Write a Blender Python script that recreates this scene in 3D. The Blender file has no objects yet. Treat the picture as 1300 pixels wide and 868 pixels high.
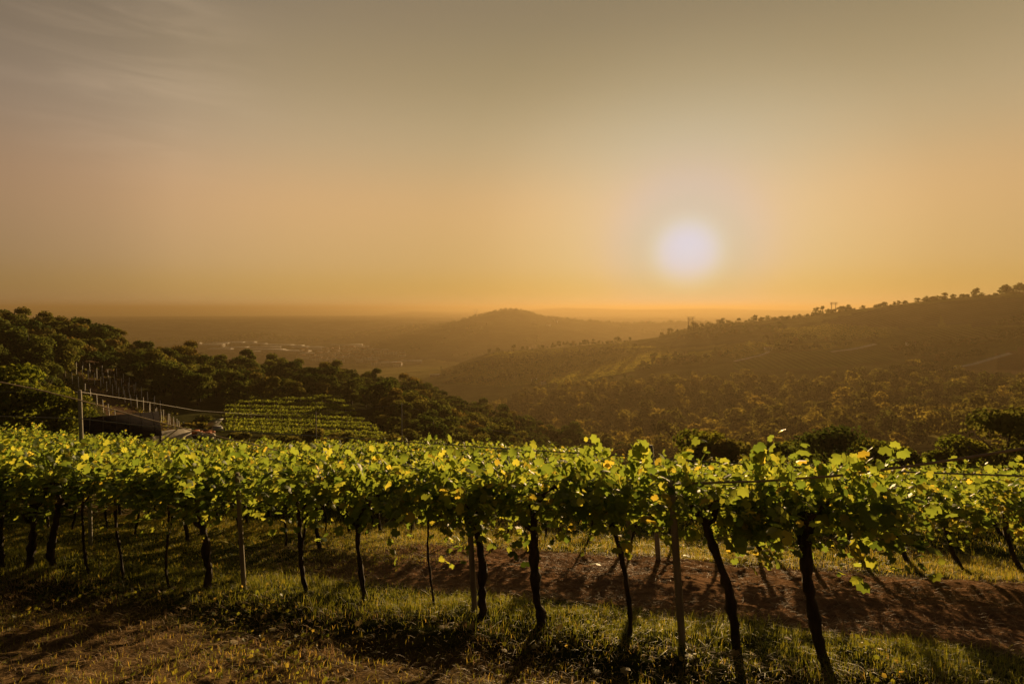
import bpy, math, random
import numpy as np
random.seed(7)
RNG = np.random.default_rng(7)
scene = bpy.context.scene
COL = scene.collection

# ------------------------------------------------------------------ camera
F = 722.0                       # focal length in pixels of the 1300 wide photograph
HORIZON = 392.0
PITCH = math.atan((434.0 - HORIZON) / F)
cam_d = bpy.data.cameras.new('camera')
cam_d.sensor_width = 36.0
cam_d.lens = 36.0 * F / 1300.0
cam_d.clip_start = 0.1
cam_d.clip_end = 120000.0
cam = bpy.data.objects.new('camera', cam_d)
COL.objects.link(cam)
cam.location = (0, 0, 0)
cam.rotation_euler = (math.pi / 2 - PITCH, 0, 0)
scene.camera = cam
CP, SP = math.cos(PITCH), math.sin(PITCH)


def pdir(px, py):
    """direction in the world through a point of the photograph"""
    u = (px - 650.0) / F
    v = (434.0 - py) / F
    return np.array([u, CP + v * SP, -SP + v * CP])


def az_slope(px, py):
    d = pdir(px, py)
    return math.atan2(d[0], d[1]), d[2] / math.hypot(d[0], d[1])


# ------------------------------------------------------------------ world, sun, exposure
SUNDIR = pdir(873, 322)
SUNDIR = SUNDIR / np.linalg.norm(SUNDIR)
SUN_EL = math.asin(SUNDIR[2])
SUN_AZ = math.atan2(SUNDIR[0], SUNDIR[1])       # clockwise from +Y

world = bpy.data.worlds.new('World')
scene.world = world
world.use_nodes = True
wn = world.node_tree
wn.nodes.clear()
W = wn.nodes.new
L = wn.links.new
out = W('ShaderNodeOutputWorld')
sky = W('ShaderNodeTexSky')
sky.sky_type = 'NISHITA'
sky.sun_disc = False
sky.sun_elevation = SUN_EL
sky.sun_rotation = SUN_AZ
sky.air_density = 1.6
sky.dust_density = 2.0
sky.ozone_density = 1.0
bg1 = W('ShaderNodeBackground')
bg1.inputs['Strength'].default_value = 0.05
dim = W('ShaderNodeMix'); dim.data_type = 'RGBA'; dim.blend_type = 'MULTIPLY'
dim.inputs['Factor'].default_value = 1.0
L(sky.outputs[0], [q for q in dim.inputs if q.name == 'A' and q.type == 'RGBA'][0])
[q for q in dim.inputs if q.name == 'B' and q.type == 'RGBA'][0].default_value = (0.035, 0.04, 0.05, 1)     # thick dusk haze swallows most of the clear-sky light
L([q for q in dim.outputs if q.type == 'RGBA'][0], bg1.inputs['Color'])
# warm dusty air lit by the low sun: brightest round the sun, fading with the angle from it
tc = W('ShaderNodeTexCoord')
nrm = W('ShaderNodeVectorMath'); nrm.operation = 'NORMALIZE'
L(tc.outputs['Generated'], nrm.inputs[0])
dot = W('ShaderNodeVectorMath'); dot.operation = 'DOT_PRODUCT'
L(nrm.outputs[0], dot.inputs[0])
dot.inputs[1].default_value = tuple(SUNDIR)
acos = W('ShaderNodeMath'); acos.operation = 'ARCCOSINE'; acos.use_clamp = False
L(dot.outputs['Value'], acos.inputs[0])
angn = W('ShaderNodeMath'); angn.operation = 'DIVIDE'
L(acos.outputs[0], angn.inputs[0]); angn.inputs[1].default_value = math.pi


def ramp(stops, interp='B_SPLINE'):
    r = W('ShaderNodeValToRGB')
    r.color_ramp.interpolation = interp
    e = r.color_ramp.elements
    while len(e) < len(stops):
        e.new(0.5)
    for el, (p, c) in zip(e, stops):
        el.position = p
        el.color = (c[0], c[1], c[2], 1)
    return r


# colour by elevation
sep = W('ShaderNodeSeparateXYZ')
L(nrm.outputs[0], sep.inputs[0])
EL_STOPS = [(0.0, (0.335, 0.305, 0.3483)), (0.0075, (0.3309, 0.3008, 0.3329)), (0.015, (0.3217, 0.2916, 0.2991)), (0.0225, (0.3125, 0.2823, 0.2653)), (0.03, (0.3084, 0.2781, 0.2499)), (0.0425, (0.31, 0.2807, 0.2635)), (0.055, (0.314, 0.2867, 0.2948)), (0.0675, (0.3189, 0.2934, 0.3296)), (0.08, (0.3231, 0.2982, 0.3537)), (0.1, (0.3296, 0.3027, 0.3734)), (0.12, (0.3366, 0.3068, 0.3889)), (0.14, (0.3421, 0.3096, 0.4013)), (0.16, (0.3444, 0.3107, 0.412)), (0.185, (0.3367, 0.3082, 0.4253)), (0.21, (0.3179, 0.3019, 0.438)), (0.235, (0.2946, 0.2931, 0.4474)), (0.26, (0.2732, 0.2834, 0.4511)), (0.29, (0.2498, 0.2668, 0.4349)), (0.32, (0.2253, 0.2439, 0.3974)), (0.35, (0.2022, 0.2197, 0.3548)), (0.38, (0.1832, 0.1998, 0.3235)), (0.405, (0.169, 0.1852, 0.3063)), (0.43, (0.1553, 0.1708, 0.2902)), (0.455, (0.145, 0.1597, 0.2783)), (0.48, (0.1409, 0.1553, 0.2737)), (0.75, (0.0634, 0.0699, 0.1232)), (1.0, (0.0423, 0.0466, 0.0821))]
FALL_STOPS = [(0.0, (0.8345, 1.0, 1.0)), (0.0034, (0.8353, 0.9937, 0.9909)), (0.0068, (0.8376, 0.9803, 0.9668)), (0.0095, (0.8425, 0.9687, 0.925)), (0.0119, (0.8522, 0.9561, 0.8393)), (0.0143, (0.855, 0.9376, 0.7484)), (0.0166, (0.8432, 0.9031, 0.6483)), (0.0188, (0.83, 0.8654, 0.5673)), (0.0213, (0.8224, 0.8265, 0.52)), (0.0238, (0.817, 0.794, 0.4879)), (0.0273, (0.8244, 0.7894, 0.4705)), (0.0315, (0.8644, 0.7894, 0.4605)), (0.0362, (0.9044, 0.7894, 0.4456)), (0.0425, (0.9492, 0.7894, 0.4031)), (0.0488, (0.9792, 0.7894, 0.3605)), (0.0604, (0.9919, 0.7808, 0.3196)), (0.0731, (0.999, 0.757, 0.2879)), (0.0896, (0.9916, 0.7229, 0.2577)), (0.1108, (0.942, 0.6666, 0.2251)), (0.1323, (0.9134, 0.6404, 0.2125)), (0.1577, (0.9207, 0.6404, 0.2148)), (0.1831, (0.9294, 0.6404, 0.2184)), (0.2085, (0.9221, 0.635, 0.2212)), (0.2338, (0.8916, 0.6142, 0.2239)), (0.2608, (0.8325, 0.5735, 0.2204)), (0.2904, (0.6629, 0.4559, 0.1848)), (0.32, (0.5559, 0.3816, 0.1599)), (0.45, (0.2779, 0.1908, 0.08)), (0.6, (0.1668, 0.1145, 0.048)), (1.0, (0.1001, 0.0687, 0.0288))]
el_r = ramp(EL_STOPS, 'LINEAR')
L(sep.outputs['Z'], el_r.inputs[0])
# falloff by angle from the sun (position = angle / 180 degrees)
fall = ramp(FALL_STOPS, 'LINEAR')
L(angn.outputs[0], fall.inputs[0])
mul = W('ShaderNodeMix'); mul.data_type = 'RGBA'; mul.blend_type = 'MULTIPLY'
mul.inputs['Factor'].default_value = 1.0
L(el_r.outputs[0], [q for q in mul.inputs if q.name == 'A' and q.type == 'RGBA'][0]); L(fall.outputs[0], [q for q in mul.inputs if q.name == 'B' and q.type == 'RGBA'][0])
# a thin veil of high cloud, upper left
cmap = W('ShaderNodeMapping')
CLD = pdir(170, 66); CLD = CLD / np.linalg.norm(CLD)
cmap.inputs['Location'].default_value = (0, 0, 0)
cmap.inputs['Rotation'].default_value = (0, 0, math.atan2(CLD[0], CLD[1]))
cmap.inputs['Scale'].default_value = (3.0, 3.0, 22.0)
L(nrm.outputs[0], cmap.inputs[0])
cno = W('ShaderNodeTexNoise'); cno.inputs['Scale'].default_value = 1.6; cno.inputs['Detail'].default_value = 5.0
cno.inputs['Distortion'].default_value = 0.6
L(cmap.outputs[0], cno.inputs['Vector'])
cr = ramp([(0.36, (0, 0, 0)), (0.75, (1, 1, 1))], 'EASE')
L(cno.outputs[0], cr.inputs[0])
cdot = W('ShaderNodeVectorMath'); cdot.operation = 'DISTANCE'
L(nrm.outputs[0], cdot.inputs[0]); cdot.inputs[1].default_value = tuple(CLD)
cm = ramp([(0.0, (1, 1, 1)), (0.22, (0, 0, 0))], 'EASE')
L(cdot.outputs['Value'], cm.inputs[0])
cmul = W('ShaderNodeMath'); cmul.operation = 'MULTIPLY'
L(cr.outputs[0], cmul.inputs[0]); L(cm.outputs[0], cmul.inputs[1])
cadd = W('ShaderNodeMix'); cadd.data_type = 'RGBA'; cadd.blend_type = 'ADD'; cadd.clamp_result = False
L(cmul.outputs[0], cadd.inputs['Factor'])
L([q for q in mul.outputs if q.type == 'RGBA'][0], [q for q in cadd.inputs if q.name == 'A' and q.type == 'RGBA'][0])
[q for q in cadd.inputs if q.name == 'B' and q.type == 'RGBA'][0].default_value = (0.048, 0.034, 0.022, 1)
bg2 = W('ShaderNodeBackground')
bg2.inputs['Strength'].default_value = 1.0
L([q for q in cadd.outputs if q.type == 'RGBA'][0], bg2.inputs['Color'])
ash = W('ShaderNodeAddShader')
L(bg1.outputs[0], ash.inputs[0]); L(bg2.outputs[0], ash.inputs[1])
L(ash.outputs[0], out.inputs['Surface'])

sun_d = bpy.data.lights.new('sun', 'SUN')
sun_d.energy = 5.0
sun_d.angle = math.radians(0.6)
sun_d.color = (1.0, 0.66, 0.30)
sun = bpy.data.objects.new('sun', sun_d)
COL.objects.link(sun)
from mathutils import Vector
sun.rotation_euler = Vector((-SUNDIR[0], -SUNDIR[1], -SUNDIR[2])).to_track_quat('-Z', 'Y').to_euler()

scene.view_settings.view_transform = 'Standard'
scene.view_settings.look = 'None'
scene.view_settings.exposure = 1.0
scene.view_settings.gamma = 1.0
scene.view_settings.use_curve_mapping = False
scene.render.engine = 'CYCLES'
cy = scene.cycles
cy.use_denoising = True
cy.max_bounces = 6
cy.diffuse_bounces = 3
cy.glossy_bounces = 2
cy.transmission_bounces = 4
cy.volume_bounces = 0
cy.transparent_max_bounces = 4
cy.sample_clamp_indirect = 4.0
HAZE_DENSITY = 2.9e-4


# ------------------------------------------------------------------ helpers
def tag(o, label=None, cat=None, group=None, kind=None):
    if label: o['label'] = label
    if cat: o['category'] = cat
    if group: o['group'] = group
    if kind: o['kind'] = kind
    return o


def np_mesh(name, verts, tris=None, quads=None, mat=None, smooth=False, attrs=None, mats=None, matidx=None):
    me = bpy.data.meshes.new(name)
    verts = np.asarray(verts, dtype=np.float32)
    nt = 0 if tris is None else len(tris)
    nq = 0 if quads is None else len(quads)
    loops = []
    if nt: loops.append(np.asarray(tris, dtype=np.int32).ravel())
    if nq: loops.append(np.asarray(quads, dtype=np.int32).ravel())
    loops = np.concatenate(loops)
    starts = np.concatenate([np.arange(nt) * 3, nt * 3 + np.arange(nq) * 4]).astype(np.int32)
    totals = np.concatenate([np.full(nt, 3), np.full(nq, 4)]).astype(np.int32)
    me.vertices.add(len(verts)); me.vertices.foreach_set('co', verts.ravel())
    me.loops.add(len(loops)); me.loops.foreach_set('vertex_index', loops)
    me.polygons.add(nt + nq)
    me.polygons.foreach_set('loop_start', starts)
    me.polygons.foreach_set('loop_total', totals)
    if smooth:
        me.polygons.foreach_set('use_smooth', np.ones(nt + nq, dtype=bool))
    for m in (mats or ([mat] if mat else [])):
        me.materials.append(m)
    if matidx is not None:
        me.polygons.foreach_set('material_index', np.asarray(matidx, dtype=np.int32))
    for k, a in (attrs or {}).items():
        a = np.asarray(a, dtype=np.float32)
        if a.ndim == 1:
            at = me.attributes.new(k, 'FLOAT', 'POINT'); at.data.foreach_set('value', a)
        else:
            at = me.attributes.new(k, 'FLOAT_COLOR', 'POINT'); at.data.foreach_set('color', a.ravel())
    me.update(calc_edges=True)
    me.validate()
    return me


def obj(name, me, parent=None, loc=None):
    o = bpy.data.objects.new(name, me)
    COL.objects.link(o)
    if parent: o.parent = parent
    if loc is not None: o.location = loc
    return o


def empty(name, loc, rz=0.0):
    o = bpy.data.objects.new(name, None)
    o.empty_display_size = 0.2
    COL.objects.link(o)
    o.location = loc
    o.rotation_euler = (0, 0, rz)
    return o


class MB:
    """collects tubes, boxes and prisms into one mesh"""
    def __init__(self):
        self.v = []; self.t = []; self.q = []; self.n = 0; self.mt = []; self.mq = []

    def add(self, v, t=None, q=None, mi=0):
        v = np.asarray(v, float)
        self.v.append(v)
        if t is not None and len(t):
            self.t.append(np.asarray(t) + self.n); self.mt += [mi] * len(t)
        if q is not None and len(q):
            self.q.append(np.asarray(q) + self.n); self.mq += [mi] * len(q)
        self.n += len(v)

    def tube(self, pts, rad, seg=8, rough=0.0, rng=None, cap=True, mi=0):
        pts = np.asarray(pts, float); n = len(pts)
        rad = np.broadcast_to(np.asarray(rad, float), (n,))
        tan = np.gradient(pts, axis=0)
        tan /= np.linalg.norm(tan, axis=1)[:, None] + 1e-9
        ref = np.array([1.0, 0.13, 0.07]) if abs(tan[0][0]) < 0.8 else np.array([0.1, 1.0, 0.05])
        V = []
        for i in range(n):
            a = np.cross(tan[i], ref); a /= np.linalg.norm(a) + 1e-9
            b = np.cross(tan[i], a)
            th = np.linspace(0, 2 * np.pi, seg, endpoint=False)
            r = rad[i] * (1 + (rng.normal(0, rough, seg) if rough else 0))
            V.append(pts[i] + (np.cos(th) * r)[:, None] * a + (np.sin(th) * r)[:, None] * b)
        V = np.concatenate(V)
        q = []
        for i in range(n - 1):
            for k in range(seg):
                k2 = (k + 1) % seg
                q.append((i * seg + k, i * seg + k2, (i + 1) * seg + k2, (i + 1) * seg + k))
        t = []
        if cap:
            V = np.concatenate([V, pts[:1], pts[-1:]])
            for k in range(seg):
                k2 = (k + 1) % seg
                t.append((n * seg, k2, k)); t.append((n * seg + 1, (n - 1) * seg + k, (n - 1) * seg + k2))
        self.add(V, t, q, mi)

    def box(self, c, s, rz=0.0, mi=0, taper=1.0, tilt=0.0):
        hx, hy, hz = s[0] / 2, s[1] / 2, s[2] / 2
        V = np.array([(x * (taper if z > 0 else 1), y * (taper if z > 0 else 1), z) for x in (-hx, hx) for y in (-hy, hy) for z in (-hz, hz)])
        if tilt:
            ct, st = math.cos(tilt), math.sin(tilt)
            V = np.stack([V[:, 0], V[:, 1] * ct - V[:, 2] * st, V[:, 1] * st + V[:, 2] * ct], 1)
        cz, sz = math.cos(rz), math.sin(rz)
        V = np.stack([V[:, 0] * cz - V[:, 1] * sz, V[:, 0] * sz + V[:, 1] * cz, V[:, 2]], 1) + np.asarray(c, float)
        q = [(0, 1, 3, 2), (4, 6, 7, 5), (0, 4, 5, 1), (2, 3, 7, 6), (0, 2, 6, 4), (1, 5, 7, 3)]
        self.add(V, None, q, mi)

    def mesh(self, name, mat=None, smooth=False, mats=None, attrs=None):
        v = np.concatenate(self.v)
        t = np.concatenate(self.t) if self.t else None
        q = np.concatenate(self.q) if self.q else None
        return np_mesh(name, v, t, q, mat, smooth, attrs, mats, self.mt + self.mq if mats else None)


def unit(v):
    return v / (np.linalg.norm(v, axis=-1, keepdims=True) + 1e-9)


def scatter(tv, tf, pos, nrm_, scale, rng, tint=None):
    """copies of a flat template (in its xy plane) at pos, facing nrm_; returns verts, tris, tint per vertex"""
    N = len(pos)
    n = unit(nrm_)
    r = rng.normal(size=(N, 3))
    a = unit(np.cross(n, r)); b = np.cross(n, a)
    R = np.stack([a, b, n], axis=2)                 # columns
    sc = np.asarray(scale, float).reshape(N, -1)
    T = tv[None] * sc[:, None, :] if sc.shape[1] == 3 else tv[None] * sc[:, None, :1]
    V = np.einsum('nij,nkj->nki', R, T) + pos[:, None, :]
    k = len(tv)
    Fc = (tf[None] + (np.arange(N) * k)[:, None, None]).reshape(-1, tf.shape[1])
    ti = rng.random(N) if tint is None else tint
    return V.reshape(-1, 3), Fc, np.repeat(ti, k)


# ---- value noise
_P = np.random.default_rng(3).random((256, 256))


def vnoise(x, y):
    xi = np.floor(x).astype(int); yi = np.floor(y).astype(int)
    fx = x - xi; fy = y - yi
    fx = fx * fx * (3 - 2 * fx); fy = fy * fy * (3 - 2 * fy)
    g = lambda a, b: _P[a & 255, b & 255]
    return (g(xi, yi) * (1 - fx) + g(xi + 1, yi) * fx) * (1 - fy) + (g(xi, yi + 1) * (1 - fx) + g(xi + 1, yi + 1) * fx) * fy - 0.5


def fbm(x, y, o=4):
    s = 0; a = 1.0
    for k in range(o):
        s = s + a * vnoise(x * 2 ** k + 17 * k, y * 2 ** k + 31 * k); a *= 0.5
    return s


# ------------------------------------------------------------------ terrain
ROWS = [
 (20,  [(-900, 640), (1600, 645)]),
 (35,  [(-900, 606), (-300, 605), (300, 602), (520, 602), (700, 622), (850, 645), (1600, 650)]),
 (60,  [(-900, 592), (-300, 586), (350, 581), (500, 588), (650, 620), (800, 660), (1600, 665)]),
 (90,  [(-900, 568), (0, 568), (150, 562), (300, 559), (480, 564), (600, 590), (750, 645), (1000, 690), (1600, 690)]),
 (130, [(-900, 490), (-300, 500), (0, 503), (100, 497), (200, 521), (300, 525), (480, 530), (600, 575), (750, 630), (1000, 660), (1600, 650)]),
 (160, [(-900, 430), (-300, 440), (0, 462), (100, 464), (200, 490), (300, 502), (420, 507), (480, 515), (600, 555), (700, 592), (800, 622), (1000, 625), (1300, 615), (1600, 610)]),
 (230, [(-900, 405), (-300, 417), (0, 427), (130, 436), (165, 455), (240, 468), (300, 479), (430, 487), (500, 497), (600, 529), (700, 560), (780, 578), (900, 600), (1100, 590), (1300, 578), (1600, 570)]),
 (300, [(-900, 425), (-300, 435), (0, 450), (160, 485), (300, 520), (450, 540), (600, 572), (700, 585), (800, 580), (1000, 560), (1300, 548), (1600, 540)]),
 (400, [(-900, 460), (-300, 470), (0, 520), (300, 570), (500, 580), (600, 572), (700, 556), (800, 540), (1000, 525), (1300, 518), (1600, 510)]),
 (520, [(-900, 500), (0, 560), (400, 560), (550, 546), (650, 530), (700, 515), (800, 496), (900, 490), (1000, 488), (1150, 484), (1200, 490), (1300, 492), (1600, 485)]),
 (640, [(-900, 500), (0, 530), (400, 530), (550, 516), (600, 506), (650, 498), (750, 480), (850, 466), (950, 455), (1050, 448), (1130, 452), (1200, 466), (1300, 464), (1600, 455)]),
 (800, [(-900, 490), (0, 510), (400, 500), (500, 492), (560, 485), (650, 475), (750, 462), (850, 445), (950, 428), (1050, 420), (1150, 416), (1300, 408), (1600, 385)]),
 (1000, [(-900, 480), (0, 490), (400, 480), (500, 475), (560, 470), (600, 455), (627, 447), (700, 442), (780, 435), (800, 433), (835, 428), (862, 419), (900, 412), (940, 409), (1000, 405), (1060, 396), (1100, 391), (1150, 385), (1200, 379), (1265, 374), (1285, 370), (1300, 370), (1600, 350)]),
 (1250, [(-900, 470), (0, 475), (400, 470), (500, 468), (600, 464), (650, 464), (780, 456), (900, 442), (1300, 412), (1600, 400)]),
 (1500, [(-900, 466), (0, 468), (250, 466), (400, 462), (500, 459), (560, 452), (600, 448), (700, 448), (900, 450), (1300, 440), (1600, 440)]),
 (2000, [(-900, 442), (0, 442), (250, 440), (400, 440), (480, 436), (520, 428), (560, 422), (620, 414), (700, 418), (800, 430), (900, 436), (1600, 437)]),
 (2600, [(-900, 430), (0, 428), (200, 431), (250, 430), (300, 427), (325, 424), (345, 425), (370, 428), (400, 429), (440, 427), (455, 422), (490, 419), (520, 415), (560, 412),
         (580, 408), (600, 402), (620, 398), (640, 394), (655, 393.5), (670, 396), (690, 402), (720, 405.5), (750, 408), (800, 411), (840, 409.5), (870, 408), (900, 410), (950, 414), (1050, 420), (1600, 425)]),
 (3300, [(-900, 422.5), (1600, 422.5)]),
 (5000, [(-900, 412.2), (1600, 412.2)]),
 (6000, [(-900, 409.0), (1600, 409.0)]),
 (8500, [(-900, 404), (450, 404), (500, 398.5), (525, 395.5), (545, 396.5), (575, 398), (620, 397), (660, 395.0), (690, 392.0), (720, 390.6), (760, 391.6), (800, 393), (840, 392.4), (900, 391.6), (950, 393), (1000, 394), (1100, 395.5), (1300, 397), (1600, 399)]),
 (18000, [(-900, 397.6), (1600, 397.6)]),
 (42000, [(-900, 394.4), (1600, 394.4)]),
]
RKN = np.log(np.array([r for r, _ in ROWS], float))
CTRL = []
for r_, pts in ROWS:
    a = np.array([az_slope(px, py) for px, py in pts])
    CTRL.append(a)


def smooth01(a, b, x):
    t = np.clip((x - a) / (b - a), 0, 1)
    return t * t * (3 - 2 * t)


# the rows of the vineyard: along U (to the right, towards the photographer), V across (downhill)
PA, PB, PC = -1.917, -0.01406, -0.2563           # the hillside near the camera: z = PA + PB x + PC y
RU = np.array([0.947, -0.3205])
RV = np.array([0.3205, 0.947])
ROW0 = np.array([-7.1, 8.75])


def st(x, y):
    dx = x - ROW0[0]; dy = y - ROW0[1]
    return dx * RU[0] + dy * RU[1], dx * RV[0] + dy * RV[1]


def H(x, y, noise=True):
    x = np.asarray(x, float); y = np.asarray(y, float)
    shp = x.shape
    x = x.ravel(); y = y.ravel()
    r = np.maximum(np.hypot(x, y), 0.01)
    az = np.arctan2(x, y)
    S = np.stack([np.interp(az, a[:, 0], a[:, 1]) for a in CTRL])     # rows x n
    lr = np.clip(np.log(r), RKN[0], RKN[-1])
    h = np.diff(RKN)[:, None]
    dl = np.diff(S, axis=0) / h
    m = np.zeros_like(S)
    w1 = 2 * h[1:] + h[:-1]; w2 = h[1:] + 2 * h[:-1]
    same = dl[:-1] * dl[1:] > 0
    with np.errstate(divide='ignore', invalid='ignore'):
        mm = (w1 + w2) / (w1 / dl[:-1] + w2 / dl[1:])
    m[1:-1] = np.where(same, mm, 0)
    m[0] = dl[0]; m[-1] = dl[-1]
    i = np.clip(np.searchsorted(RKN, lr, side='right') - 1, 0, len(RKN) - 2)
    n = np.arange(len(r))
    hh = h[i, 0]; t = (lr - RKN[i]) / hh
    y0 = S[i, n]; y1 = S[i + 1, n]; m0 = m[i, n] * hh; m1 = m[i + 1, n] * hh
    sl = (2 * t**3 - 3 * t**2 + 1) * y0 + (t**3 - 2 * t**2 + t) * m0 + (-2 * t**3 + 3 * t**2) * y1 + (t**3 - t**2) * m1
    zt = sl * r
    zp = PA + PB * x + PC * y
    s, tt = st(x, y)
    zp = zp - 0.17 * (1 - smooth01(-1.3, -0.5, tt + 0.25 * vnoise(s * 1.1, tt * 0)))       # the low bank in front of the first row
    zp = zp + 0.07 * np.exp(-(tt / 0.5) ** 2) - 0.05 * np.exp(-((tt - 1.6) / 0.5) ** 2) - 0.05 * np.exp(-((tt - 3.4) / 0.5) ** 2)
    zp = zp - 0.55 * smooth01(3, 11, tt) * (1 - smooth01(-.40, .12, x / np.maximum(y, .5)))        # the slope steepens towards the left
    k = smooth01(18, 34, r)
    z = zp * (1 - k) + zt * k
    zb = np.minimum(PA + PB * x + PC * y, 6.0 + 0 * y)
    z = np.where(y < -1, np.maximum(np.minimum(zb, 6.0), -60), z)
    # behind and far to the sides the land just rolls on
    side = smooth01(1.05, 1.5, np.abs(az)) * smooth01(30, 200, r)
    z = z * (1 - side) + side * (-0.02 * r * (r < 300) - 6.0 * (r >= 300))
    z = np.minimum(z, 60)
    if noise:
        amp = np.interp(r, [0, 15, 100, 300, 1000, 2600, 4000, 6000, 8500, 14000], [0.05, 0.06, 0.3, 1.0, 2.0, 3.0, 1.5, 1.5, 8, 2])
        wl = np.interp(r, [0, 15, 100, 300, 1000, 2600, 40000], [0.6, 1.2, 9, 40, 90, 160, 900])
        nz = np.zeros_like(z)
        k1 = smooth01(22, 40, r); k2 = smooth01(180, 280, r); k3 = smooth01(800, 1200, r)
        for w, kk in ((0.7, 1 - k1), (9, k1 * (1 - k2)), (45, k2 * (1 - k3)), (130, k3)):
            mk = kk > 0
            if mk.any():
                nz[mk] += kk[mk] * fbm(x[mk] / w + 5.2, y[mk] / w + 9.1, 4)
        fade = 1.0
        q = r < 16
        if q.any():
            nz[q] += .75 * fbm(x[q] / .22 + 3.1, y[q] / .16 + 1.7, 3) * smooth01(16, 9, r[q])
        z = z + nz * amp * fade
    return z.reshape(shp)


def Hs(x, y):
    return float(H(np.array([x]), np.array([y]))[0])


def hit(px, py, r0=3.0, r1=30000.0):
    """the point of the terrain seen at a point of the photograph"""
    d = pdir(px, py); hl = math.hypot(d[0], d[1]); d = d / hl
    rr = np.exp(np.linspace(math.log(r0), math.log(r1), 3000))
    z = H(d[0] * rr, d[1] * rr)
    k = np.argmax(z >= d[2] * rr)
    r = rr[k] if (z >= d[2] * rr).any() else r1
    return np.array([d[0] * r, d[1] * r, Hs(d[0] * r, d[1] * r)])


def at_r(px, r, py=400):
    d = pdir(px, py); hl = math.hypot(d[0], d[1]); d = d / hl
    return np.array([d[0] * r, d[1] * r, Hs(d[0] * r, d[1] * r)])


def plane_pt(px, py):
    """where a base seen at (px,py) stands on the near hillside"""
    d = pdir(px, py)
    k = PA / (d[2] - PB * d[0] - PC * d[1])
    return np.array([d[0] * k, d[1] * k])


# ------------------------------------------------------------------ materials
def mat(name):
    m = bpy.data.materials.new(name)
    m.use_nodes = True
    nt = m.node_tree
    nt.nodes.clear()
    return m, nt, nt.nodes.new, nt.links.new


def mix_rgb(N, Lk, f, a, b, mode='MIX'):
    n = N('ShaderNodeMix'); n.data_type = 'RGBA'; n.blend_type = mode
    for s, v in (('Factor', f), ('A', a), ('B', b)):
        i = n.inputs[s] if s == 'Factor' else [q for q in n.inputs if q.name == s and q.type == 'RGBA'][0]
        if hasattr(v, 'links') or hasattr(v, 'is_linked'):
            Lk(v, i)
        else:
            i.default_value = v if s == 'Factor' else (v[0], v[1], v[2], 1)
    return [q for q in n.outputs if q.type == 'RGBA'][0]


def nramp(N, stops, interp='LINEAR'):
    r = N('ShaderNodeValToRGB'); r.color_ramp.interpolation = interp
    e = r.color_ramp.elements
    while len(e) < len(stops): e.new(0.5)
    for el, (p, c) in zip(e, stops):
        el.position = p; el.color = (c[0], c[1], c[2], 1)
    return r


def leaf_mat(name, stops, trans, tfac=0.45, rough=0.45, attr='tint', objrand=0.0, spec=0.35):
    m, nt, N, Lk = mat(name)
    o = N('ShaderNodeOutputMaterial')
    at = N('ShaderNodeAttribute'); at.attribute_name = attr
    val = at.outputs['Fac']
    if objrand:
        oi = N('ShaderNodeObjectInfo')
        a = N('ShaderNodeMath'); a.operation = 'MULTIPLY'; Lk(val, a.inputs[0]); a.inputs[1].default_value = 1 - objrand
        b = N('ShaderNodeMath'); b.operation = 'MULTIPLY_ADD'; Lk(oi.outputs['Random'], b.inputs[0]); b.inputs[1].default_value = objrand; Lk(a.outputs[0], b.inputs[2])
        val = b.outputs[0]
    r = nramp(N, stops); Lk(val, r.inputs[0])
    p = N('ShaderNodeBsdfPrincipled'); p.inputs['Roughness'].default_value = rough
    p.inputs['Specular IOR Level'].default_value = spec
    Lk(r.outputs[0], p.inputs['Base Color'])
    t = N('ShaderNodeBsdfTranslucent')
    tr = mix_rgb(N, Lk, 1.0, r.outputs[0], trans, 'MULTIPLY')
    Lk(tr, t.inputs['Color'])
    s = N('ShaderNodeMixShader'); s.inputs[0].default_value = tfac
    Lk(p.outputs[0], s.inputs[1]); Lk(t.outputs[0], s.inputs[2])
    Lk(s.outputs[0], o.inputs['Surface'])
    return m


def solid_mat(name, c1, c2, scale=8.0, rough=0.8, bump=0.3, stretch=(1, 1, 1), metal=0.0, bdist=0.02, spec=0.3):
    m, nt, N, Lk = mat(name)
    o = N('ShaderNodeOutputMaterial'); p = N('ShaderNodeBsdfPrincipled')
    tcn = N('ShaderNodeTexCoord'); mp = N('ShaderNodeMapping'); mp.inputs['Scale'].default_value = stretch
    Lk(tcn.outputs['Object'], mp.inputs[0])
    n = N('ShaderNodeTexNoise'); n.inputs['Scale'].default_value = scale; n.inputs['Detail'].default_value = 6
    Lk(mp.outputs[0], n.inputs['Vector'])
    r = nramp(N, [(0.3, c1), (0.7, c2)]); Lk(n.outputs[0], r.inputs[0])
    Lk(r.outputs[0], p.inputs['Base Color'])
    p.inputs['Roughness'].default_value = rough; p.inputs['Metallic'].default_value = metal; p.inputs['Specular IOR Level'].default_value = spec
    b = N('ShaderNodeBump'); b.inputs['Strength'].default_value = bump; b.inputs['Distance'].default_value = bdist
    Lk(n.outputs[0], b.inputs['Height']); Lk(b.outputs[0], p.inputs['Normal'])
    Lk(p.outputs[0], o.inputs['Surface'])
    return m


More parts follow.
